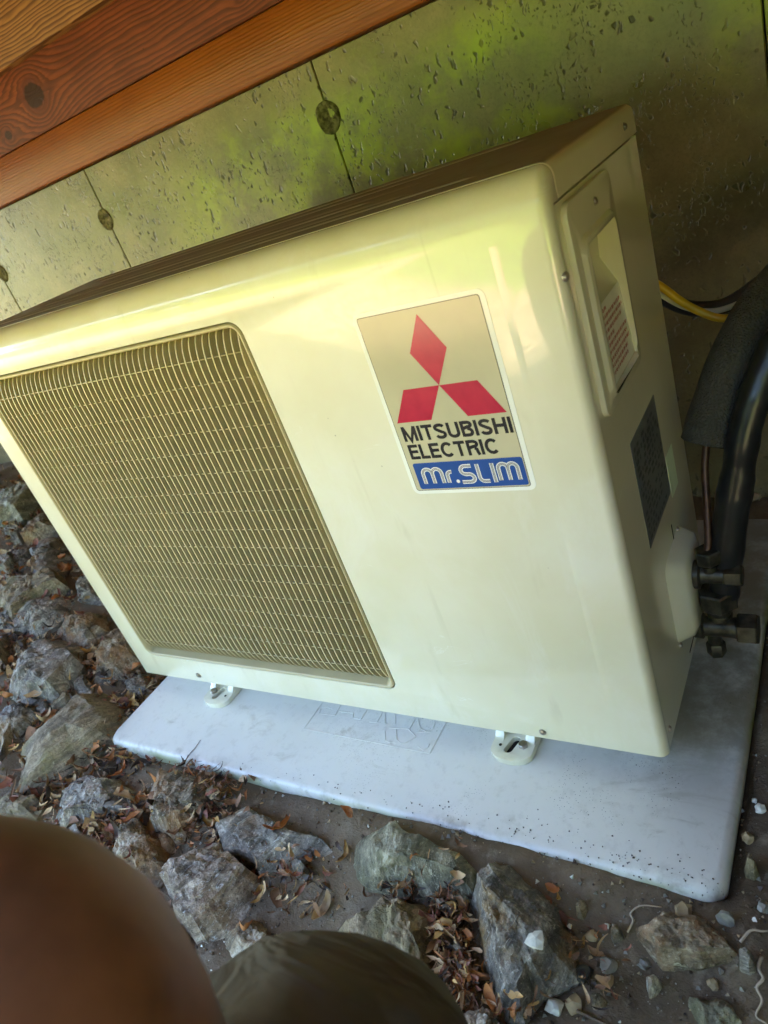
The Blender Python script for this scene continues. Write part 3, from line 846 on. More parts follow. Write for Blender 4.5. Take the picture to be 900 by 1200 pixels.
part('flare_nut', lambda b: (lathe(b, (.907, vy + .006, .060), (0, 0, 1), [(0, .0125), (.010, .0135), (.012, .0125), (.016, .0135), (.024, .0130)], 18), hexnut(b, (.907, vy + .006, .082), (0, 0, 1), .024, .0215)), 'brass', v2)

# feet
def bracket(cx, bolt):
    t = None
    bm = nb(); yb = .06; yf = -.021; hw = .027
    poly = []
    for k in range(13):
        a = PI + PI * k / 12; poly.append((cx + hw * math.cos(a), yf + .016 + .016 * math.sin(a)))
    poly += [(cx + hw, yb), (cx - hw, yb)]
    prism(bm, poly, lambda a, b, k: (a, b, PZ + .0004 + .0085 * k), 1)
    cut = nb(); s = [(cx - .004 + .006 * math.cos(q) + (.010 if math.sin(q) > 0 else 0) * .45, .001 + .0065 * math.sin(q) + (.009 if math.sin(q) > 0 else -.004)) for q in [2 * PI * k / 16 for k in range(16)]]
    prism(cut, s, lambda a, b, k: (a, b, PZ - .01 + .03 * k), 1)
    # raised shoulders rising to the base of the unit
    sh = nb()
    for x0, x1 in ((cx - hw + .001, cx - hw + .013), (cx + hw - .013, cx + hw - .001)):
        pl_ = [(-.002, PZ + .004), (.010, PZ + .012), (.020, PZ + .024), (.026, .002), (.058, .002), (.058, PZ + .004)]
        prism(sh, pl_, lambda a, b, k, x0=x0, x1=x1: (x0 + (x1 - x0) * k, a, b), 1)
    body = boolean(bm, [(sh, 'UNION'), (cut, 'DIFFERENCE')], .0022)
    f = obj('mounting_foot', body, 'ivory', unit, 45)
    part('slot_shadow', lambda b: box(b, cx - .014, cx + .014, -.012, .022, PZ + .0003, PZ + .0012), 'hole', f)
    part('bolt', lambda b: hexnut(b, (cx + .013 * bolt, .004, PZ + .008), (0, 0, 1), .0055, .0058), 'screw', f)
    part('bolt_hole', lambda b: lathe(b, (cx - .016 * bolt, .000, PZ + .0085), (0, 0, 1), [(0, .002), (.0009, .002)], 10), 'hole', f)
bracket(.6845, 1); bracket(.170, -1)

# ------------------------------------------------------------------ front sticker
FY = -.0003
def flat(bm, poly, lay):
    vs = [bm.verts.new((a, FY - .00012 * lay, b)) for a, b in poly]; f = bm.faces.new(vs); f.normal_update()
    if f.normal.y > 0: f.normal_flip()
bm = nb(); prism(bm, rrect(.6755, .8055, .3395, .5268, .007), lambda a, b, k: (a, .0004 - .0007 * k, b), 1)
stk = obj('front_sticker', bm, 'sticker', unit, 30)
def sticker_part(name, mat, polys, lay):
    bm = nb()
    for i, p in enumerate(polys): flat(bm, p, lay + .06 * (i % 9))
    return obj(name, bm, mat, stk, False)
sticker_part('border_line', 'black_print', [rrect(.6798, .8006, .3434, .5228, .0028)], 1)
sticker_part('sticker_field', 'sticker_in', [rrect(.6804, .8000, .3440, .5222, .0024)], 2)
s_ = .0375
cxE, czE = .7407, .4510
h_ = s_ * math.sqrt(3) / 2
for poly in ([(0, 0), (s_ / 2 * .985, h_ * 1.01), (0, 2 * h_ * 1.01), (-s_ / 2 * .985, h_ * 1.01)],
             [(0, 0), (-s_, 0), (-s_ * 1.5, -h_), (-s_ * .5, -h_)],
             [(0, 0), (s_, 0), (s_ * 1.5, -h_), (s_ * .5, -h_)]):
    sticker_part('emblem_diamond', 'red_print', [[(cxE + a, czE + b) for a, b in poly]], 3)
def ribbon(pts, hw):
    n = len(pts); L, R_ = [], []
    P = [Vector(p) for p in pts]
    for i, p in enumerate(P):
        d0 = (P[i] - P[i - 1]).normalized() if i else None; d1 = (P[i + 1] - P[i]).normalized() if i < n - 1 else None
        if d0 is None: d0 = d1
        if d1 is None: d1 = d0
        n0 = Vector((-d0.y, d0.x)); n1 = Vector((-d1.y, d1.x)); mm = (n0 + n1)
        mm = mm.normalized() if mm.length > .01 else n0
        k = min(1.0 / max(.35, mm.dot(n0)), 2.2)
        L.append(p + mm * hw * k); R_.append(p - mm * hw * k)
    return [[L[i], L[i + 1], R_[i + 1], R_[i]] for i in range(n - 1)]
def arc(cx, cy, rx, ry, a0, a1, n=14):
    return [(cx + rx * math.cos(math.radians(a0 + (a1 - a0) * k / n)), cy + ry * math.sin(math.radians(a0 + (a1 - a0) * k / n))) for k in range(n + 1)]
q = .096
def Sg(w):
    return arc(w / 2, .735, w / 2 - q, .265 - q, 18, 250, 16)[:-1] + [(w * .5, .505)] + arc(w / 2, .28, w / 2 - q, .28 - q, 70, -165, 16)
GL = {'M': (.84, [[(q, 0), (q, 1)], [(.84 - q, 0), (.84 - q, 1)], [(q + .01, .98), (.42, .02), (.83 - q, .98)]]),
      'I': (2 * q, [[(q, 0), (q, 1)]]),
      'T': (.62, [[(0, 1 - q), (.62, 1 - q)], [(.31, 0), (.31, 1 - q)]]),
      'S': (.66, [Sg(.66)]),
      'U': (.68, [[(q, 1), (q, .32)] + arc(.34, .32, .34 - q, .32 - q, 180, 360)[1:] + [(.68 - q, 1)]]),
      'B': (.66, [[(q, 0), (q, 1)], [(q, 1 - q), (.38, 1 - q)] + arc(.38, .76, .24 - q * .6, .24 - q, 90, -90)[1:] + [(q, .52)], [(.36, .52)] + arc(.38, .27 + .02, .28 - q, .29 - q, 80, -90)[1:] + [(q, q)]]),
      'H': (.70, [[(q, 0), (q, 1)], [(.70 - q, 0), (.70 - q, 1)], [(q, .52), (.70 - q, .52)]]),
      'E': (.58, [[(q, 0), (q, 1)], [(q, 1 - q), (.58, 1 - q)], [(q, .52), (.54, .52)], [(q, q), (.58, q)]]),
      'L': (.53, [[(q, 0), (q, 1)], [(q, q), (.53, q)]]),
      'C': (.72, [arc(.38, .5, .38 - q, .5 - q, 42, 318, 24)]),
      'R': (.66, [[(q, 0), (q, 1)], [(q, 1 - q), (.38, 1 - q)] + arc(.38, .74, .25 - q * .5, .26 - q, 90, -90)[1:] + [(q, .48)], [(.42, .47), (.52, .38), (.545, .2), (.60, 0)]])}
def lettering(txt, x0, x1, z0, z1, gap=.055):
    tot = sum(GL[c][0] for c in txt) + gap * (len(txt) - 1); sx = (x1 - x0) / tot; sz = z1 - z0; x = 0; out = []
    for c in txt:
        w_, st = GL[c]; polys = []
        for s in st:
            for qd in ribbon([((x + a) * sx, b * sz) for a, b in s], q * .98 * (sx + sz) / 2):
                polys.append([(x0 + v.x, z0 + v.y) for v in qd])
        out.append((c, polys)); x += w_ + gap
    return out
for c, polys in lettering('MITSUBISHI', .6858, .7985, .3985, .4143): sticker_part('black_letter', 'black_print', polys, 3)
for c, polys in lettering('ELECTRIC', .6862, .7803, .3790, .3948): sticker_part('black_letter', 'black_print', polys, 3)
sticker_part('blue_field', 'blue_print', [rrect(.6850, .7992, .3452, .3744, .0025)], 3)
# inline rounded lettering: pale band with a blue line inside
def mm_(w, hgt):   # rounded m
    r = w / 4
    return [[(0, 0), (0, hgt - r)] + arc(r, hgt - r, r, r, 180, 0, 12)[1:] + [(2 * r, 0)], [(2 * r, hgt - r)] + arc(3 * r, hgt - r, r, r, 180, 0, 12)[1:] + [(4 * r, 0)]]
let = [('m', .0048, mm_(.0205, .0160)), ('r', .0310, [[(0, 0), (0, .0078)] + arc(.0042, .0078, .0042, .0042, 180, 75, 8)[1:]]),
       ('s', .0452, [[(.0130, .0172), (.0062, .0172)] + arc(.0062, .0128, .0048, .0044, 90, 270, 10)[1:] + [(.0088, .0084)] + arc(.0088, .0042, .0048, .0042, 90, -90, 10)[1:] + [(-.0002, .0)]]),
       ('l', .0644, [[(0, .0186), (0, .0045)] + arc(.0045, .0045, .0045, .0045, 180, 270, 8)[1:] + [(.0094, 0)]]),
       ('i', .0795, [[(0, -.0018), (0, .0186)]]), ('m', .0851, mm_(.0188, .0172))]
bx0, bz0 = .6885, .3512
for c, ox, st in let:
    wide, thin = [], []
    for s in st:
        pts = [(bx0 + ox + a, bz0 + b) for a, b in s]
        wide += ribbon(pts, .0020); thin += ribbon(pts, .00042)
    sticker_part('outlined_letter', 'sticker', [[(v.x, v.y) for v in p] for p in wide], 4)
    sticker_part('letter_inline', 'blue_print' if False else 'sticker_in', [[(v.x, v.y) for v in p] for p in thin], 5.2)
    for sgn in (-1, 1):
        edge = []
        for s in st:
            P = [Vector((bx0 + ox + a, bz0 + b)) for a, b in s]
            off = []
            for i, p in enumerate(P):
                d = (P[min(i + 1, len(P) - 1)] - P[max(i - 1, 0)]).normalized(); off.append(p + Vector((-d.y, d.x)) * .00075 * sgn)
            edge += ribbon(off, .00026)
        sticker_part('letter_outline', 'blue_print', [[(v.x, v.y) for v in p] for p in edge], 5.0)
sticker_part('outlined_letter', 'sticker', [[(bx0 + .0405 + .0019 * math.cos(2 * PI * k / 14), bz0 + .0012 + .0019 * math.sin(2 * PI * k / 14)) for k in range(14)]], 4)

# ================================================================== PIPES AND CABLES
def ptp(u, v, y): return on_plane(u, v, 1, y)
pts = [ptp(847, 704, .160), ptp(849, 690, .162), ptp(851, 650, .166), ptp(857, 600, .172), ptp(864, 560, .178), ptp(872, 510, .185), ptp(883, 470, .195), ptp(900, 425, .21), ptp(925, 385, .23), ptp(985, 330, .30), ptp(1060, 310, .42)]
P = catmull(pts, 5); rs = []
for i, p in enumerate(P):
    r = .0158 + .0004 * math.sin(i * 1.9)
    rs.append(r + (.0018 if 9 <= i < 21 else 0) + .0005 * math.sin(i * 5.3))
bm = nb(); tube(bm, P, rs, 18)
tag(obj('taped_pipe', bm, 'tape', None, 30), 'thick pipe wrapped in glossy black tape rising from the lower valve', 'pipe')
fp_ = [ptp(828, 519, .205), ptp(836, 490, .215), ptp(852, 445, .235), ptp(872, 400, .26), ptp(900, 355, .30), ptp(960, 290, .38), ptp(1040, 240, .46)]
P = catmull(fp_, 5)
bm = nb(); ro, ri = .0265, .011; seg = 26; rings = []
u = None
prof = [(P[0] - (P[1] - P[0]).normalized() * -.02, ri * .8)] + [(P[0], ri), (P[0], ri * 1.25), (P[0], ro * .93), (P[0] + (P[1] - P[0]) * .25, ro)] + [(p, ro * (1 + .03 * noise.noise(p * 25))) for p in P[1:]]
for i, (p, r) in enumerate(prof):
    d = (P[1] - P[0]).normalized() if i < 5 else (prof[min(i + 1, len(prof) - 1)][0] - prof[i - 1][0]).normalized()
    if u is None: _, u, _ = frame_of(d)
    u = (u - d * u.dot(d)).normalized(); v = d.cross(u)
    rings.append([bm.verts.new(p + (u * math.cos(2 * PI * k / seg) + v * math.sin(2 * PI * k / seg)) * r * (1 + .02 * noise.noise(Vector((k * .7, i * .3, 1))))) for k in range(seg)])
for a, b in zip(rings, rings[1:]):
    for k in range(seg): bm.faces.new((a[k], a[(k + 1) % seg], b[(k + 1) % seg], b[k]))
bm.faces.new(rings[0]); bmesh.ops.recalc_face_normals(bm, faces=bm.faces)
tag(obj('foam_pipe_sleeve', bm, 'foam', None, 50), 'black foam insulation sleeve with an open end around the thin pipe', 'pipe insulation')
bm = nb(); tube(bm, catmull([(.905, vy, .160), ptp(830, 630, .160), ptp(828, 585, .180), ptp(826, 545, .197), ptp(830, 505, .212)], 6), .0042, 12)
tag(obj('copper_pipe', bm, 'copper', None, True), 'thin copper pipe running from the upper valve into the foam sleeve', 'pipe')
def corr(pts, r):
    P = catmull(pts, 26); bm = nb(); tube(bm, P, [r * (1 + .07 * (i % 2)) for i in range(len(P))], 12); return bm
tag(obj('black_conduit', corr([ptp(745, 330, .47), ptp(790, 355, .46), ptp(820, 362, .45), ptp(855, 356, .44), ptp(900, 324, .44), ptp(960, 270, .45)], .0095), 'cable_black', None, True), 'black corrugated conduit curving along the wall behind the yellow cable', 'conduit')
def cable(name, pts, r, mat, label, sq=.6):
    bm = nb(); tube(bm, catmull(pts, 8), r, 12); tag(obj(name, bm, mat, None, True), label, 'cable')
cable('yellow_cable', [ptp(740, 315, .36), ptp(775, 336, .36), ptp(798, 353, .36), ptp(822, 366, .36), ptp(846, 373, .36), ptp(868, 369, .37), ptp(890, 355, .40)], .0047, 'cable_yellow', 'bright yellow sheathed cable emerging from behind the cooling unit')
cable('white_cable', [ptp(745, 325, .375), ptp(776, 346, .375), ptp(803, 360, .375), ptp(832, 365, .375), ptp(860, 358, .385), ptp(890, 342, .40), ptp(920, 330, .43)], .0034, 'cable_white', 'thin white cable hanging just below the yellow cable')

# ================================================================== ROCKS
def rock(name, poly, h, mat, label, seed, tilt=(0, 0), cat='rock', flat_=.55, rough=1.0, group=None):
    rnd = random.Random(seed)
    h = h * 1.35; n = len(poly); W3 = [ground_hit(u, v, h * .40) for u, v in poly]
    c = sum((Vector((p.x, p.y, 0)) for p in W3), Vector()) / n
    pol = [Vector((p.x - c.x, p.y - c.y)) * 1.14 for p in W3]
    def rad(a):
        d = Vector((math.cos(a), math.sin(a))); best = 0
        for i in range(n):
            p, q_ = pol[i], pol[(i + 1) % n]; e = q_ - p
            det = d.x * -e.y + d.y * e.x
            if abs(det) < 1e-12: continue
            t = (p.x * -e.y + p.y * e.x) / det; s = (d.x * p.y - d.y * p.x) / det
            if -1e-6 <= s <= 1 + 1e-6 and t > best: best = t
        return max(best, .004)
    size = max(p.length for p in pol); big = size > .045
    NA = 96 if big else 48; NR = 24 if big else 12
    base = gz(c.x, c.y); bm = nb(); off = Vector((seed * 3.7, seed * 1.3, seed))
    cuts = []
    for k in range(22):
        a = rnd.uniform(0, 2 * PI); el = rnd.uniform(.05, 1.35)
        cuts.append((Vector((math.cos(a) * math.cos(el), math.sin(a) * math.cos(el), math.sin(el))), rnd.uniform(.62, .92) if el > .5 else rnd.uniform(.92, 1.0)))
    cuts.append((Vector((-tilt[0] * 2 + rnd.uniform(-.2, .2), -tilt[1] * 2 + rnd.uniform(-.2, .2), 1)).normalized(), .62))
    R0 = [rad(2 * PI * k / NA) for k in range(NA)]
    e_ = 2.2 + 2.2 * flat_
    rings = []
    for j in range(NR + 4):
        ring = []
        for k in range(NA):
            a = 2 * PI * k / NA
            if j <= NR:
                f = j / NR; zz = (1 - f ** e_) ** (1 / e_) if f < 1 else 0.0
                p = Vector((f * math.cos(a), f * math.sin(a), zz * 1.25))
                for nn, dd in cuts:
                    t = p.dot(nn) - dd
                    if t > 0: p = p - nn * t * .93
            else:
                f = 1 - .03 * (j - NR); p = Vector((f * math.cos(a), f * math.sin(a), -.3 * (j - NR)))
            x, y, z = p.x * R0[k], p.y * R0[k], p.z * h
            P = Vector((c.x + x, c.y + y, base + z))
            g1 = noise.noise(P * 26 + off); g2 = noise.noise(P * 70 + off); g4 = noise.noise(P * 210 + off)
            lay = noise.noise(Vector((P.x * 30 + P.z * 60, P.y * 30 - P.z * 30, P.z * 190 + P.x * 40)) + off)
            lay = math.floor(lay * 3.2) / 3.2 * .6 + lay * .4
            am = min(1.0, size / .055) * rough * (1 if j <= NR else .3)
            dv = Vector((p.x, p.y, max(.15, p.z))).normalized() * ((g1 * .0060 + g2 * .0046 + g4 * .0024 + lay * .0052) * am)
            ring.append(bm.verts.new(Vector((c.x + x, c.y + y, base + z)) + dv))
            if j == 0: break
        rings.append(ring)
    for k in range(NA): bm.faces.new((rings[0][0], rings[1][k], rings[1][(k + 1) % NA]))
    for a, b in zip(rings[1:], rings[2:]):
        for k in range(NA): bm.faces.new((a[k], b[k], b[(k + 1) % NA], a[(k + 1) % NA]))
    bm.faces.new(list(reversed(rings[-1]))); bmesh.ops.recalc_face_normals(bm, faces=bm.faces)
    o = obj(name, bm, mat, None, 24, (c.x, c.y, base))
    return tag(o, label, cat, group)
ROCKS = []
def R(*a, **k): ROCKS.append(rock('rock', *a, group='rocks around the pad', **k))
R([(10, 876), (9, 905), (22, 920), (70, 893), (121, 859), (128, 846), (144, 818), (140, 800), (119, 796), (91, 806), (45, 836)], .060, 'rock_tan', 'long smooth tan slab of rock left of the grey pad', 1, flat_=1.0, rough=.45)
R([(98, 790), (108, 764), (130, 720), (147, 743), (158, 767), (140, 782)], .050, 'rock_rust', 'dark streaked wedge of rock touching the lower left corner of the unit', 2)
R([(2, 780), (35, 746), (52, 736), (87, 750), (88, 778), (63, 808), (28, 815), (5, 801)], .055, 'rock_grey', 'grey and rust mottled rock above the long tan slab', 3)
R([(52, 737), (70, 713), (115, 713), (121, 736), (101, 752), (84, 755)], .045, 'rock_rust', 'brown angular rock between mottled grey rock and unit corner', 4)
R([(12, 716), (42, 697), (73, 694), (68, 718), (40, 738), (12, 734)], .045, 'rock_grey', 'blue-grey flaky rock at the left with brown rock below it', 5)
R([(-6, 673), (28, 667), (66, 672), (72, 687), (38, 699), (14, 716), (-6, 713)], .045, 'rock_tan', 'flat olive tan rock at the left edge above the blue-grey rock', 6)
R([(30, 634), (52, 622), (76, 634), (72, 660), (49, 677), (32, 667)], .05, 'rock_dark', 'dark grey layered rock beside the rust-coloured oak leaf', 7)
R([(28, 603), (52, 596), (70, 620), (54, 628), (29, 632)], .05, 'rock_rust', 'orange-brown rock near the left edge behind the dark layered rock', 8)
R([(-8, 645), (14, 648), (18, 660), (8, 668), (-8, 668)], .035, 'rock_grey', 'small pale grey stone cut by the left edge of the picture', 9)
R([(-8, 568), (21, 558), (44, 578), (23, 601), (-8, 605)], .06, 'rock_green', 'mossy greenish rock at far upper left under the unit corner', 10)
R([(84, 680), (112, 672), (118, 701), (91, 696)], .035, 'rock_grey', 'small pale grey rock tucked against the left edge of the unit', 11)
R([(58, 949), (75, 912), (100, 902), (157, 911), (165, 930), (133, 946), (100, 962), (64, 969)], .045, 'rock_grey', 'pale silvery grey rock with white streaks in front of the tan slab', 12)
R([(168, 939), (178, 910), (213, 895), (250, 908), (247, 933), (227, 945), (212, 970), (200, 975), (176, 962)], .045, 'rock_rust', 'rust-brown rock under the front left edge of the pad', 13)
R([(121, 1009), (138, 970), (167, 958), (189, 977), (190, 1013), (167, 1036), (131, 1029)], .045, 'rock_rust', 'ochre and grey rock left of the pinkish angular rock', 14)
R([(188, 1029), (198, 1003), (228, 978), (254, 977), (269, 1008), (289, 1013), (285, 1047), (261, 1079), (233, 1085), (205, 1069)], .062, 'rock_pink', 'angular pinkish grey rock with a dark right face below the pad', 15, tilt=(-.15, .0))
R([(140, 1048), (177, 1045), (215, 1080), (216, 1099), (200, 1112), (160, 1105)], .035, 'rock_tan', 'dull brown rock beside the bare knee', 16)
R([(255, 963), (288, 940), (321, 962), (355, 982), (390, 990), (353, 1002), (302, 1012), (269, 1004)], .030, 'rock_grey', 'blue-grey flat slab with fine ripples at the middle of the pad edge', 17)
R([(410, 972), (443, 955), (491, 967), (528, 983), (546, 1007), (545, 1040), (512, 1040), (464, 1036), (427, 1029), (413, 1000)], .038, 'rock_green', 'smooth green-grey rock against the middle of the pad front', 18, rough=.6, flat_=.9)
R([(396, 1081), (441, 1044), (470, 1036), (500, 1050), (510, 1093), (507, 1138), (470, 1146), (420, 1122)], .045, 'rock_tan', 'tan ridged rock just above the olive shorts', 19)
R([(541, 1043), (556, 1003), (574, 976), (593, 983), (614, 1008), (649, 1041), (662, 1079), (664, 1122), (634, 1132), (604, 1163), (586, 1168), (573, 1138), (552, 1084)], .062, 'rock_dark', 'big grey pointed rock with an ochre patch leaning on the pad', 20, tilt=(.1, .25))
R([(750, 1080), (782, 1060), (824, 1069), (862, 1107), (847, 1117), (811, 1127), (778, 1124), (761, 1106)], .022, 'rock_rust', 'flat tan and grey rock sunk in soil below the pad right corner', 21)
R([(805, 1160), (845, 1162), (874, 1195), (862, 1215), (824, 1208)], .020, 'rock_green', 'thin grey slab sunk in soil at the lower right', 22)
R([(537, 1188), (566, 1170), (596, 1198), (574, 1224), (533, 1216)], .03, 'rock_grey', 'grey rock cut by the bottom edge right of the olive shorts', 23)
R([(-8, 829), (31, 818), (44, 837), (12, 864), (-8, 882)], .04, 'rock_dark', 'dark grey rock at the left edge above the tan slab', 24)
R([(146, 788), (167, 783), (173, 806), (150, 815)], .03, 'rock_dark', 'small dark rock between tan slab and the corner of the pad', 25)
R([(-8, 930), (12, 926), (45, 938), (36, 958), (-8, 960)], .03, 'rock_tan', 'small dull rock with leaves on it just above the bare knee', 26)
R([(-8, 735), (6, 738), (4, 775), (-8, 779)], .04, 'rock_grey', 'grey rock sliver at the left edge beside the mottled rock', 27)
R([(262, 1090), (300, 1078), (330, 1092), (330, 1120), (270, 1125)], .018, 'rock_rust', 'flat brown stone partly hidden by the olive shorts', 28)

FILL = [(20, 650, 16), (92, 655, 12), (60, 690, 12), (110, 745, 10), (5, 725, 14), (25, 755, 12), (95, 800, 12), (70, 820, 14), (50, 830, 12), (165, 845, 9), (15, 620, 14), (70, 610, 12), (55, 580, 12),
        (20, 940, 14), (90, 975, 14), (115, 965, 12), (170, 985, 12), (195, 985, 10), (110, 1000, 13), (250, 930, 12), (350, 1015, 12), (520, 1060, 10), (535, 1110, 13), (680, 1060, 10), (720, 1090, 9), (640, 1150, 12), (765, 1150, 12), (880, 1010, 12), (875, 1120, 12), (700, 1170, 9)]
STONES = ['small stone at the left edge beside the dark layered rock', 'little stone between dark layered rock and the unit edge', 'little stone in front of the flat olive tan rock', 'small stone between brown angular rock and streaked wedge', 'stone at the left edge between the tan and mottled rocks', 'small stone on the upper left of the mottled grey rock', 'stone beside the upper end of the long tan slab', 'stone below the mottled grey rock against the tan slab', 'stone between mottled rock and the middle of the tan slab', 'little stone in the gap against the pad left edge', 'stone at the left edge below the mossy greenish rock', 'stone right of the orange-brown rock near the unit', 'stone right of the mossy rock under the unit corner', 'stone left of the silvery grey rock among red leaves', 'stone at the lower left of the silvery grey rock', 'stone below the middle of the silvery grey rock', 'stone between rust-brown rock and ochre rock', 'little stone above the left tip of the pinkish rock', 'stone left of the ochre and grey rock near the knee', 'stone right of the rust-brown rock against the pad', 'stone below the right half of the blue-grey slab', 'stone in dark debris right of the tan ridged rock', 'stone in dark debris left of the pointed rock base', 'stone at the upper right side of the big pointed rock', 'little stone on soil left of the flat sunken rock', 'stone at the lower right foot of the big pointed rock', 'stone on soil left of the thin sunken slab', 'stone at the right edge below the yellow pebble', 'stone at the right edge above the wriggling root', 'little stone on soil right of the bottom tan pebble']
for i, (u, v, r_) in enumerate(FILL):
    rr_ = random.Random(400 + i); m_ = rr_.randint(6, 8); el_ = rr_.uniform(.55, .9); ph = rr_.uniform(0, 3)
    pg = []
    for k in range(m_):
        a = 2 * PI * k / m_ + rr_.uniform(-.25, .25); x, y = r_ * math.cos(a), r_ * el_ * math.sin(a)
        pg.append((u + x * math.cos(ph) - y * math.sin(ph), v + x * math.sin(ph) + y * math.cos(ph)))
    rock('stone', pg, .010 + r_ * .0012, ['rock_dark', 'rock_rust', 'rock_grey', 'rock_tan'][i % 4], STONES[i], 500 + i, cat='stone', group='small stones between the rocks')

def pebble(u, v, r, mat, label, seed, sc=(1, 1, .7)):
    rnd = random.Random(seed); p = ground_hit(u, v, r * .3); bm = nb()
    bmesh.ops.create_icosphere(bm, subdivisions=2, radius=r)
    for vv in bm.verts:
        vv.co *= 1 + .55 * noise.noise(vv.co * (1.3 / r) + Vector((seed, 0, 0)))
        vv.co = Vector((vv.co.x * sc[0], vv.co.y * sc[1], vv.co.z * sc[2]))
    bmesh.ops.rotate(bm, verts=bm.verts, cent=(0, 0, 0), matrix=Matrix.Rotation(rnd.uniform(0, 6), 3, 'Z'))
    me = mesh_of(bm, 'pebble'); finish(me, mat, 25)
    o = obj_me('pebble', me, None, (p.x, p.y, gz(p.x, p.y) + r * .35 if not PAD_IN(p) else PZ + r * .4)); tag(o, label, 'pebble', 'pebbles on the soil')
def PAD_IN(p): return .015 < p.x < .935 and -.118 < p.y < .51
def rock_top(u, v):
    return ground_hit(u, v)
q_ = ground_hit(627, 1098, .06)
bm = nb(); bmesh.ops.create_icosphere(bm, subdivisions=1, radius=.010)
for vv in bm.verts: vv.co = vv.co * (1 + .5 * noise.noise(vv.co * 160)) ; vv.co.z *= .5
me = mesh_of(bm, 'pebble'); finish(me, 'quartz', False); tag(obj_me('pebble', me, None, (q_.x, q_.y, gz(q_.x, q_.y) + .052)), 'white angular chip lying on the big pointed rock', 'pebble')
pebble(650, 1181, .008, 'quartz', 'round white pebble near the bottom edge of the picture', 3)
pebble(673, 1179, .008, 'pebble_tan', 'small yellow tan pebble right of the white one near the bottom', 4)
pebble(801, 1068, .008, 'pebble_tan', 'tan pebble against the pad front near its right corner', 5)
pebble(851, 1078, .008, 'pebble_grey', 'upright grey pebble just below the right corner of the pad', 6, (.6, 1, 1.1))
pebble(876, 983, .006, 'pebble_tan', 'yellow pebble right of the pad edge', 7)
pebble(891, 949, .005, 'quartz', 'white pebble at the right edge beside the pad', 8)
pebble(712, 1131, .008, 'pebble_grey', 'oval grey pebble below the small tan leaves', 9)
pebble(681, 1141, .009, 'pebble_black', 'black cindery lump on the soil', 10)
pebble(755, 1128, .005, 'pebble_grey', 'small grey pebble right of the oval pebble', 11)
pebble(836, 1152, .005, 'pebble_tan', 'tiny tan pebble above the thin sunken slab', 12)
pebble(895, 1063, .006, 'pebble_grey', 'grey pebble at the right edge below the pad corner', 13)
pebble(694, 1098, .006, 'pebble_tan', 'greenish tan pebble behind the small tan leaves', 14)
pebble(884, 938, .003, 'quartz', 'tiny white pebble just above the larger white one by the pad', 15)
pebble(289, 1045, .010, 'pebble_tan', 'tan angular pebble right of the pinkish rock', 16)
pebble(884, 582, .011, 'pebble_tan', 'tan pebble on the dark soil behind the pad', 17)

# ------------------------------------------------------------------ leaves
def leaf_geo(rnd, L, Wd, curl, lobed=False, nx=9, ny=4):
    """a dry leaf: ragged outline, rolled across its width, twisted and crumpled."""
    pts, fs = [], []
    tw = rnd.gauss(0, .9); roll = rnd.uniform(.2, 1.5) * rnd.choice((1, 1, -1)); lop = rnd.uniform(-.3, .3); cut = rnd.uniform(0, .25) if rnd.random() < .5 else 0
    o1 = Vector((rnd.uniform(0, 99), rnd.uniform(0, 99), 0))
    for i in range(nx + 1):
        t = i / nx; tt = cut + t * (1 - cut)
        w_ = math.sin(PI * min(1, tt * .95 + .02)) ** rnd.uniform(.55, .95)
        if lobed: w_ *= .42 + .58 * abs(math.sin(tt * PI * 3.3 + .4))
        wl, wr = w_ * rnd.uniform(.72, 1.1), w_ * rnd.uniform(.72, 1.1)
        for j in range(-ny // 2, ny // 2 + 1):
            s = j / (ny / 2); hw = (wl if s < 0 else wr) * Wd / 2
            a = roll * s; y0 = math.sin(a) / max(.3, abs(roll)) * hw * (1 if roll else 1); z0 = (1 - math.cos(a)) / max(.3, abs(roll)) * hw * 1.4
            an = tw * (t - .5); y = y0 * math.cos(an) - z0 * math.sin(an); z = y0 * math.sin(an) + z0 * math.cos(an)
            x = (t - .5) * L; z += curl * L * ((t - .5) ** 2) * 1.6
            cr = noise.noise(Vector((x / L * 4, s * 1.6, 0)) + o1) * Wd * .22
            pts.append(Vector((x, y + lop * L * (t - .5) ** 2, z + cr)))
    m_ = ny + 1
    for i in range(nx):
        for j in range(ny):
            a = i * m_ + j; fs.append((a, a + 1, a + m_ + 1, a + m_))
    return pts, fs
def leaf(u, v, L, mat, label, seed, dz=0.0, tilt=None, lobed=False, wd=.45, lift=.004):
    rnd = random.Random(seed); p = ground_hit(u, v, dz)
    pts, fs = leaf_geo(rnd, L, L * wd, rnd.uniform(.5, 1.3), lobed)
    rot = Matrix.Rotation(rnd.uniform(0, 2 * PI), 3, 'Z') @ Matrix.Rotation((tilt if tilt is not None else rnd.uniform(-.5, .5)), 3, 'X') @ Matrix.Rotation(rnd.uniform(-.3, .3), 3, 'Y')
    pts = [rot @ q_ for q_ in pts]; zm = min(q_.z for q_ in pts)
    bm = nb(); vs = [bm.verts.new((q_.x, q_.y, q_.z - zm)) for q_ in pts]
    for f in fs: bm.faces.new([vs[i] for i in f])
    r_ = bmesh.ops.solidify(bm, geom=bm.faces[:], thickness=.0004)
    if not lobed or True:
        st = rot @ Vector((L / 2, 0, 0)); 
    me = mesh_of(bm, 'dead_leaf'); finish(me, mat, True)
    tag(obj_me('dead_leaf', me, None, (p.x, p.y, p.z - .001)), label, 'leaf', 'dead leaves on the ground')
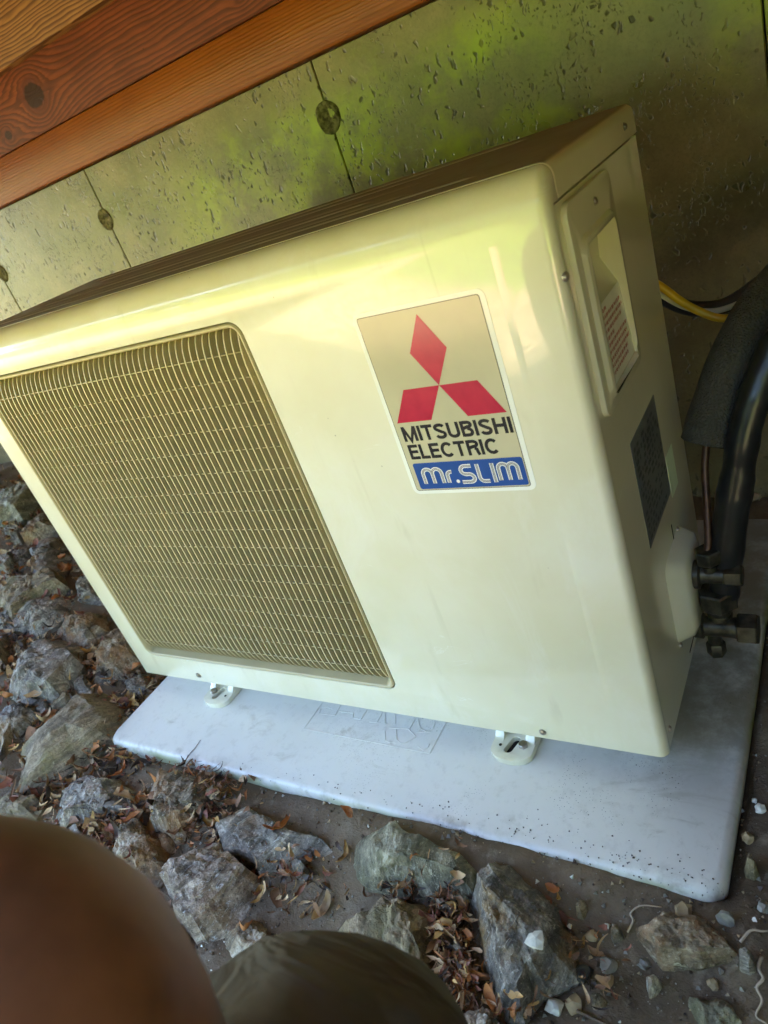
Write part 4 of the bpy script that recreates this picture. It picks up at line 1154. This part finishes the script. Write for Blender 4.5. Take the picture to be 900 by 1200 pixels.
LV = [(143, 904, .034, 'leaf_rust', 'curled orange-rust leaf on top of the silvery grey rock', .045, True),
      (329, 971, .040, 'leaf_rust', 'curled orange leaf lying across the blue-grey slab', .028, True),
      (411, 952, .022, 'leaf_rust', 'crumpled rust leaf against the pad front above the green rock', .01, False),
      (407, 1002, .026, 'leaf_ochre', 'small upright orange leaf beside the green-grey rock', .0, False),
      (382, 1064, .034, 'leaf_tan', 'dry tan leaf on bare soil right of the tan ridged rock top', .0, False),
      (362, 1069, .022, 'leaf_tan', 'small broken tan leaf at the left of the dry tan leaf', .0, False),
      (248, 966, .024, 'leaf_ochre', 'pale ochre leaf above the pinkish angular rock', .01, False),
      (267, 987, .030, 'leaf_tan', 'narrow tan leaf standing on edge right of the pinkish rock', .01, False),
      (477, 1035, .026, 'leaf_tan', 'pale brown leaf between green-grey rock and tan rock', .015, False),
      (522, 1048, .034, 'leaf_brown', 'brown leaf wedged below the right end of the green-grey rock', .015, False),
      (673, 1086, .034, 'leaf_red', 'folded pinkish brown leaf right of the big pointed rock', .0, False),
      (699, 1118, .018, 'leaf_tan', 'small tan leaf fragment beside the oval pebble', .0, False),
      (680, 1109, .016, 'leaf_ochre', 'small orange leaf fragment below the folded pinkish leaf', .0, False),
      (150, 830, .030, 'leaf_rust', 'rust leaf standing in the gap between tan slab and pad', .015, False),
      (134, 850, .032, 'leaf_rust', 'dark orange leaf lower in the gap beside the pad corner', .012, False),
      (80, 668, .060, 'leaf_rust', 'lobed rust oak leaf lying on rocks at the left edge of the unit', .03, True),
      (83, 702, .034, 'leaf_red', 'reddish leaf just below the lobed oak leaf', .03, False),
      (48, 930, .036, 'leaf_red', 'red-brown leaf above the bare knee', .02, False),
      (152, 1003, .014, 'leaf_red', 'tiny pink leaf scrap on the ochre and grey rock', .045, False),
      (286, 1064, .015, 'petal', 'small magenta petal on soil right of the pinkish rock', .0, False),
      (104, 763, .026, 'leaf_ochre', 'golden leaf between mottled rock and streaked wedge rock', .04, False),
      (95, 720, .026, 'leaf_red', 'reddish leaf on the brown angular rock', .045, False),
      (155, 957, .030, 'leaf_tan', 'pale tan leaf strip between silvery rock and ochre rock', .012, False),
      (226, 968, .024, 'leaf_brown', 'brown leaf on the seam between rust-brown and pinkish rocks', .02, False),
      (130, 795, .026, 'leaf_tan', 'tan leaf on the upper end of the long tan slab', .06, False),
      (527, 1090, .022, 'leaf_ochre', 'yellow leaf in dark debris left of the big pointed rock', .0, False)]
for i, (u, v, L, mt, lb, dz, lo_) in enumerate(LV): leaf(u, v, L, mt, lb, 50 + i, dz, lobed=lo_, wd=.5 if not lo_ else .6)

# leaf litter, uncountable: between the rocks
def litter():
    rnd = random.Random(21); vs, fs, mi = [], [], []
    zones = [((60, 830, 60, 60), 90), ((20, 620, 60, 60), 160), ((60, 700, 70, 60), 150), ((110, 880, 70, 30), 240), ((60, 930, 60, 25), 150), ((140, 960, 60, 30), 200),
             ((165, 830, 30, 40), 100), ((240, 955, 40, 30), 120), ((270, 990, 25, 30), 60), ((530, 1090, 22, 60), 200), ((540, 1150, 20, 40), 130), ((120, 985, 50, 30), 90),
             ((130, 780, 30, 20), 70), ((30, 790, 40, 60), 130), ((260, 900, 30, 20), 60), ((30, 580, 40, 30), 60), ((230, 1000, 70, 60), 40), ((660, 1130, 70, 60), 45), ((350, 1050, 90, 40), 30), ((880, 545, 30, 20), 60), ((100, 1010, 60, 40), 80), ((245, 925, 40, 25), 110), ((330, 1020, 60, 30), 60), ((215, 880, 40, 15), 60), ((60, 770, 60, 60), 130), ((480, 1050, 30, 20), 50), ((20, 690, 40, 70), 110), ((600, 1185, 40, 20), 50)]
    for (u, v, su, sv), n in zones:
        for _ in range(int(n * (1.5 if u < 120 else 2.1))):
            a, b = rnd.gauss(u, su * .55), rnd.gauss(v, sv * .55)
            if a < -40 or b > 1260: continue
            p = ground_hit(a, b, .002)
            if PAD_IN(p) or p.y > .58: continue
            L = rnd.choice((.006, .009, .012, .017, .024)) * rnd.uniform(.8, 1.2) * (1.25 if a < 200 else .8)
            pts, f2 = leaf_geo(rnd, L, L * rnd.choice((.12, .2, .35, .5, .65)), rnd.uniform(-.6, 1.8), rnd.random() < .25, 6, 2)
            rot = Matrix.Rotation(rnd.uniform(0, 6.3), 3, 'Z') @ Matrix.Rotation(rnd.gauss(0, .6), 3, 'X') @ Matrix.Rotation(rnd.gauss(0, .5), 3, 'Y')
            i0 = len(vs); zz = gz(p.x, p.y) + .002 + abs(rnd.gauss(0, .012))
            k = rnd.choices(range(6), (1.6, 3, 4.5, 1.6, .9, 2.5))[0]
            for q_ in pts: r_ = rot @ q_; vs.append((p.x + r_.x, p.y + r_.y, max(zz + r_.z, gz(p.x, p.y) - .002)))
            for f in f2: fs.append(tuple(i0 + x for x in f)); mi.append(k)
    me = bpy.data.meshes.new('leaf_litter'); me.from_pydata(vs, [], fs)
    finish(me, ['leaf_rust', 'leaf_tan', 'leaf_brown', 'leaf_red', 'leaf_ochre', 'leaf_black'], True)
    me.polygons.foreach_set('material_index', mi)
    stuff(tag(obj_me('leaf_litter', me), 'small dry leaf fragments littering the gaps between the rocks', 'leaf litter'))
litter()
def grit():
    rnd = random.Random(31); vs, fs, mi = [], [], []
    tet = [Vector((1, 0, -.5)), Vector((-.5, .87, -.5)), Vector((-.5, -.87, -.5)), Vector((.3, .2, .6)), Vector((-.4, -.1, .5))]
    tf = [(0, 1, 3), (1, 4, 3), (1, 2, 4), (2, 0, 4), (0, 3, 4), (0, 2, 1)]
    for _ in range(5200):
        if rnd.random() < .75: x, y = rnd.uniform(-.2, 1.12), rnd.uniform(-.42, -.10)
        elif rnd.random() < .5: x, y = rnd.uniform(.93, 1.12), rnd.uniform(-.2, .58)
        else: x, y = rnd.uniform(-.9, .02), rnd.uniform(-.3, .5)
        z = gz(x, y); s = rnd.choice((.0008, .001, .0012, .0015, .002, .0028)) * rnd.uniform(.7, 1.3)
        pad = PAD_IN(Vector((x, y, 0)))
        if pad: continue
        r_ = Matrix.Rotation(rnd.uniform(0, 6.3), 3, (rnd.random(), rnd.random(), rnd.random() + .1)); i0 = len(vs)
        for q_ in tet:
            w_ = r_ @ (q_ * s); vs.append((x + w_.x, y + w_.y, z + w_.z + s * .3))
        k = rnd.choices(range(5), (4, 2, 2, .5, 2))[0]
        for f in tf: fs.append(tuple(i0 + a for a in f)); mi.append(k)
    # crumbs of earth along the front lip of the slab
    for _ in range(420):
        x = rnd.uniform(.3, .93); y = -.119 + abs(rnd.gauss(0, .018)); s = rnd.uniform(.0005, .0014); i0 = len(vs)
        r_ = Matrix.Rotation(rnd.uniform(0, 6.3), 3, (rnd.random(), rnd.random(), rnd.random() + .1))
        if rnd.random() > .25 + .75 * sstep(.5, .9, x): continue
        for q_ in tet: w_ = r_ @ (q_ * s); vs.append((x + w_.x, y + w_.y, PZ + s * .3 + w_.z + (-.004 if y < -.112 else 0)))
        for f in tf: fs.append(tuple(i0 + a for a in f)); mi.append(4)
    me = bpy.data.meshes.new('grit'); me.from_pydata(vs, [], fs); finish(me, ['pebble_grey', 'pebble_tan', 'twig', 'quartz', 'leaf_black'], False)
    me.polygons.foreach_set('material_index', mi)
    stuff(tag(obj_me('grit', me), 'fine grit and crumbs scattered over the soil around the pad', 'grit'))
grit()
def twig(pts, r, mat, label, name='twig', onpad=False, lift=.003):
    P = []
    for u, v in pts:
        if onpad: p = on_plane(u, v, 2, PZ + r)
        else:
            p = ground_hit(u, v, lift); p.z = gz(p.x, p.y) + lift
        P.append(p)
    P = catmull(P, 5); n = len(P); bm = nb(); tube(bm, P, [r * (1 - .6 * i / n) for i in range(n)], 7)
    tag(obj(name, bm, mat, None, True), label, 'twig' if name == 'twig' else 'root')
twig([(215, 895), (222, 884), (229, 876), (235, 867)], .0008, 'twig', 'thin dark leaf stalk lying on the left part of the pad', onpad=True)
twig([(364, 1066), (372, 1054), (381, 1038)], .0012, 'twig', 'short brown twig beside the dry tan leaf')
twig([(893, 1122), (889, 1135), (894, 1145), (887, 1158), (893, 1172), (886, 1190), (898, 1198)], .0016, 'root', 'pale wriggling root at the lower right edge', 'root')
twig([(735, 1092), (742, 1080), (739, 1070), (752, 1062), (775, 1062)], .0012, 'root', 'thin curled root on soil beside the flat sunken rock', 'root')
twig([(868, 1105), (880, 1092), (893, 1090), (905, 1091)], .0014, 'root', 'thin pale root curving along the soil at the right edge', 'root')
twig([(676, 1184), (690, 1190), (710, 1200), (730, 1212)], .0016, 'twig', 'brown twig on soil near the bottom edge right of the white pebble')
twig([(625, 1165), (626, 1175), (628, 1186)], .0018, 'twig', 'stubby tan twig at the foot of the big pointed rock')
twig([(20, 822), (45, 812), (60, 806)], .0012, 'root', 'pale dry stem beside the long tan slab', 'root', lift=.03)
twig([(150, 700), (165, 745), (185, 780)], .0012, 'twig', 'thin stem in the shadow beneath the unit corner', lift=.02)
twig([(130, 1025), (160, 1036), (190, 1045), (205, 1060)], .0013, 'twig', 'dark twig below the ochre and grey rock', lift=.008)

# ================================================================== PERSON (crouching, knees in view)
def skinned(name, verts, edges, radii, root, mat, parent=None, sub=3, amp=0.0):
    me = bpy.data.meshes.new(name); me.from_pydata(verts, edges, [])
    o = bpy.data.objects.new(name, me); COL.objects.link(o)
    md = o.modifiers.new('skin', 'SKIN'); md.use_smooth_shade = True
    for i, r in enumerate(radii):
        sv = me.skin_vertices[0].data[i]; sv.radius = (r, r) if not isinstance(r, tuple) else r; sv.use_root = (i == root)
    ss = o.modifiers.new('sub', 'SUBSURF'); ss.levels = sub; ss.render_levels = sub
    dg = bpy.context.evaluated_depsgraph_get(); dg.update()
    m2 = bpy.data.meshes.new_from_object(o.evaluated_get(dg)); bpy.data.objects.remove(o); bpy.data.meshes.remove(me)
    m2.name = name; finish(m2, mat, True)
    if amp:
        for v in m2.vertices:
            c_ = v.co
            if c_.y < -.80: continue
            f = noise.noise(Vector((c_.x * 9, c_.y * 9, c_.z * 9))) * .6 + abs(noise.noise(Vector((c_.x * 16 + c_.z * 9, c_.y * 26, c_.z * 22)))) * .5
            v.co = c_ + v.normal * f * amp
    return obj_me(name, m2, parent)
def build_person():
    t = thing('person', 'crouching person of whom only a bare brown knee and olive shorts show', 'person', (1.02, -.95, -.066))
    kl = CC + ray(-92, 1150) * .262; kr = CC + ray(350, 1236) * .405
    hipL, hipR, pel = Vector((.93, -.98, .20)), Vector((1.13, -.98, .20)), Vector((1.03, -1.0, .24))
    V = [pel, hipL, hipL.lerp(kl, .5), hipL.lerp(kl, .85), kl, kl + Vector((.0, -.02, -.09)), Vector((kl.x + .02, kl.y - .06, .16)), Vector((kl.x + .03, kl.y - .05, .0)), Vector((kl.x + .03, kl.y - .03, -.03)), Vector((kl.x - .01, kl.y + .12, -.045)),
         hipR, hipR.lerp(kr, .5), hipR.lerp(kr, .88), kr, kr + Vector((.03, -.05, -.08)), Vector((1.05, -.62, .06)), Vector((1.12, -.78, .0)), Vector((1.14, -.86, -.01)), Vector((1.13, -.80, -.05)),
         Vector((1.05, -1.04, .45)), Vector((1.08, -1.02, .62)), Vector((1.09, -.99, .74)), Vector((1.09, -.96, .80)), Vector((1.085, -.94, .90)), Vector((1.085, -.94, .97)),
         Vector((.92, -1.0, .68)), Vector((.86, -.88, .46)), Vector((.98, -.66, .56)), Vector((1.01, -.61, .60)),
         Vector((1.26, -1.0, .68)), Vector((1.30, -.88, .46)), Vector((1.16, -.66, .56)), Vector((1.12, -.61, .60))]
    Rr = [.12, .095, .095, .104, .118, .094, .066, .040, .036, .028,
          .095, .085, .072, .070, .062, .055, .040, .036, .026,
          .125, .13, .06, .055, .085, .075, .055, .040, .030, .024, .055, .040, .030, .024]
    E_ = [(0, 1), (1, 2), (2, 3), (3, 4), (4, 5), (5, 6), (6, 7), (7, 8), (8, 9), (0, 10), (10, 11), (11, 12), (12, 13), (13, 14), (14, 15), (15, 16), (16, 17), (17, 18),
          (0, 19), (19, 20), (20, 21), (21, 22), (22, 23), (23, 24), (20, 25), (25, 26), (26, 27), (27, 28), (20, 29), (29, 30), (30, 31), (31, 32)]
    # fingers
    for wi, sgn in ((28, 1), (32, -1)):
        b = V[wi]
        for k, (a, L) in enumerate(((-.02, .05), (-.007, .06), (.006, .058), (.018, .048))):
            i = len(V); V.append(b + Vector((sgn * .012, .02, a))); V.append(b + Vector((sgn * .026, .028 + L * .3, a))); V.append(b + Vector((sgn * .042, .026 + L * .2, a)))
            Rr += [.010, .009, .008]; E_ += [(wi, i), (i, i + 1), (i + 1, i + 2)]
        i = len(V); V.append(b + Vector((-sgn * .004, .012, .026))); V.append(b + Vector((sgn * .006, .03, .04))); Rr += [.011, .009]; E_ += [(wi, i), (i, i + 1)]
    b = skinned('body', V, E_, Rr, 0, 'skin', t, amp=.006)
    # olive shorts: pelvis and right thigh down over the knee, left thigh to mid thigh
    SV = [pel, hipL, hipL.lerp(kl, .45), hipR, hipR.lerp(kr, .5), hipR.lerp(kr, .85), kr, kr + Vector((.022, -.03, -.06)), pel + Vector((.01, -.03, .14))]
    skinned('shorts', SV, [(0, 1), (1, 2), (0, 3), (3, 4), (4, 5), (5, 6), (6, 7), (0, 8)], [.135, .11, .10, .11, .110, .112, .112, .095, .135], 0, 'olive_cloth', t, amp=.020)
    skinned('shirt', [pel + Vector((.012, -.03, .13)), V[19], V[20], V[25], V[25].lerp(V[26], .5), V[29], V[29].lerp(V[30], .5), V[20].lerp(V[21], .6)],
            [(0, 1), (1, 2), (2, 3), (3, 4), (2, 5), (5, 6), (2, 7)], [.138, .14, .143, .068, .06, .068, .06, .07], 0, 'grey_cloth', t)
    bm = nb(); bmesh.ops.create_icosphere(bm, subdivisions=3, radius=1)
    for v in bm.verts: v.co = Vector((v.co.x * .089, v.co.y * .105, v.co.z * .10)) + Vector((1.085, -.962, .965))
    bmesh.ops.delete(bm, geom=[v for v in bm.verts if v.co.z < .93 and v.co.y > -.99], context='VERTS')
    obj('hair', bm, 'hair', t, True)
build_person()
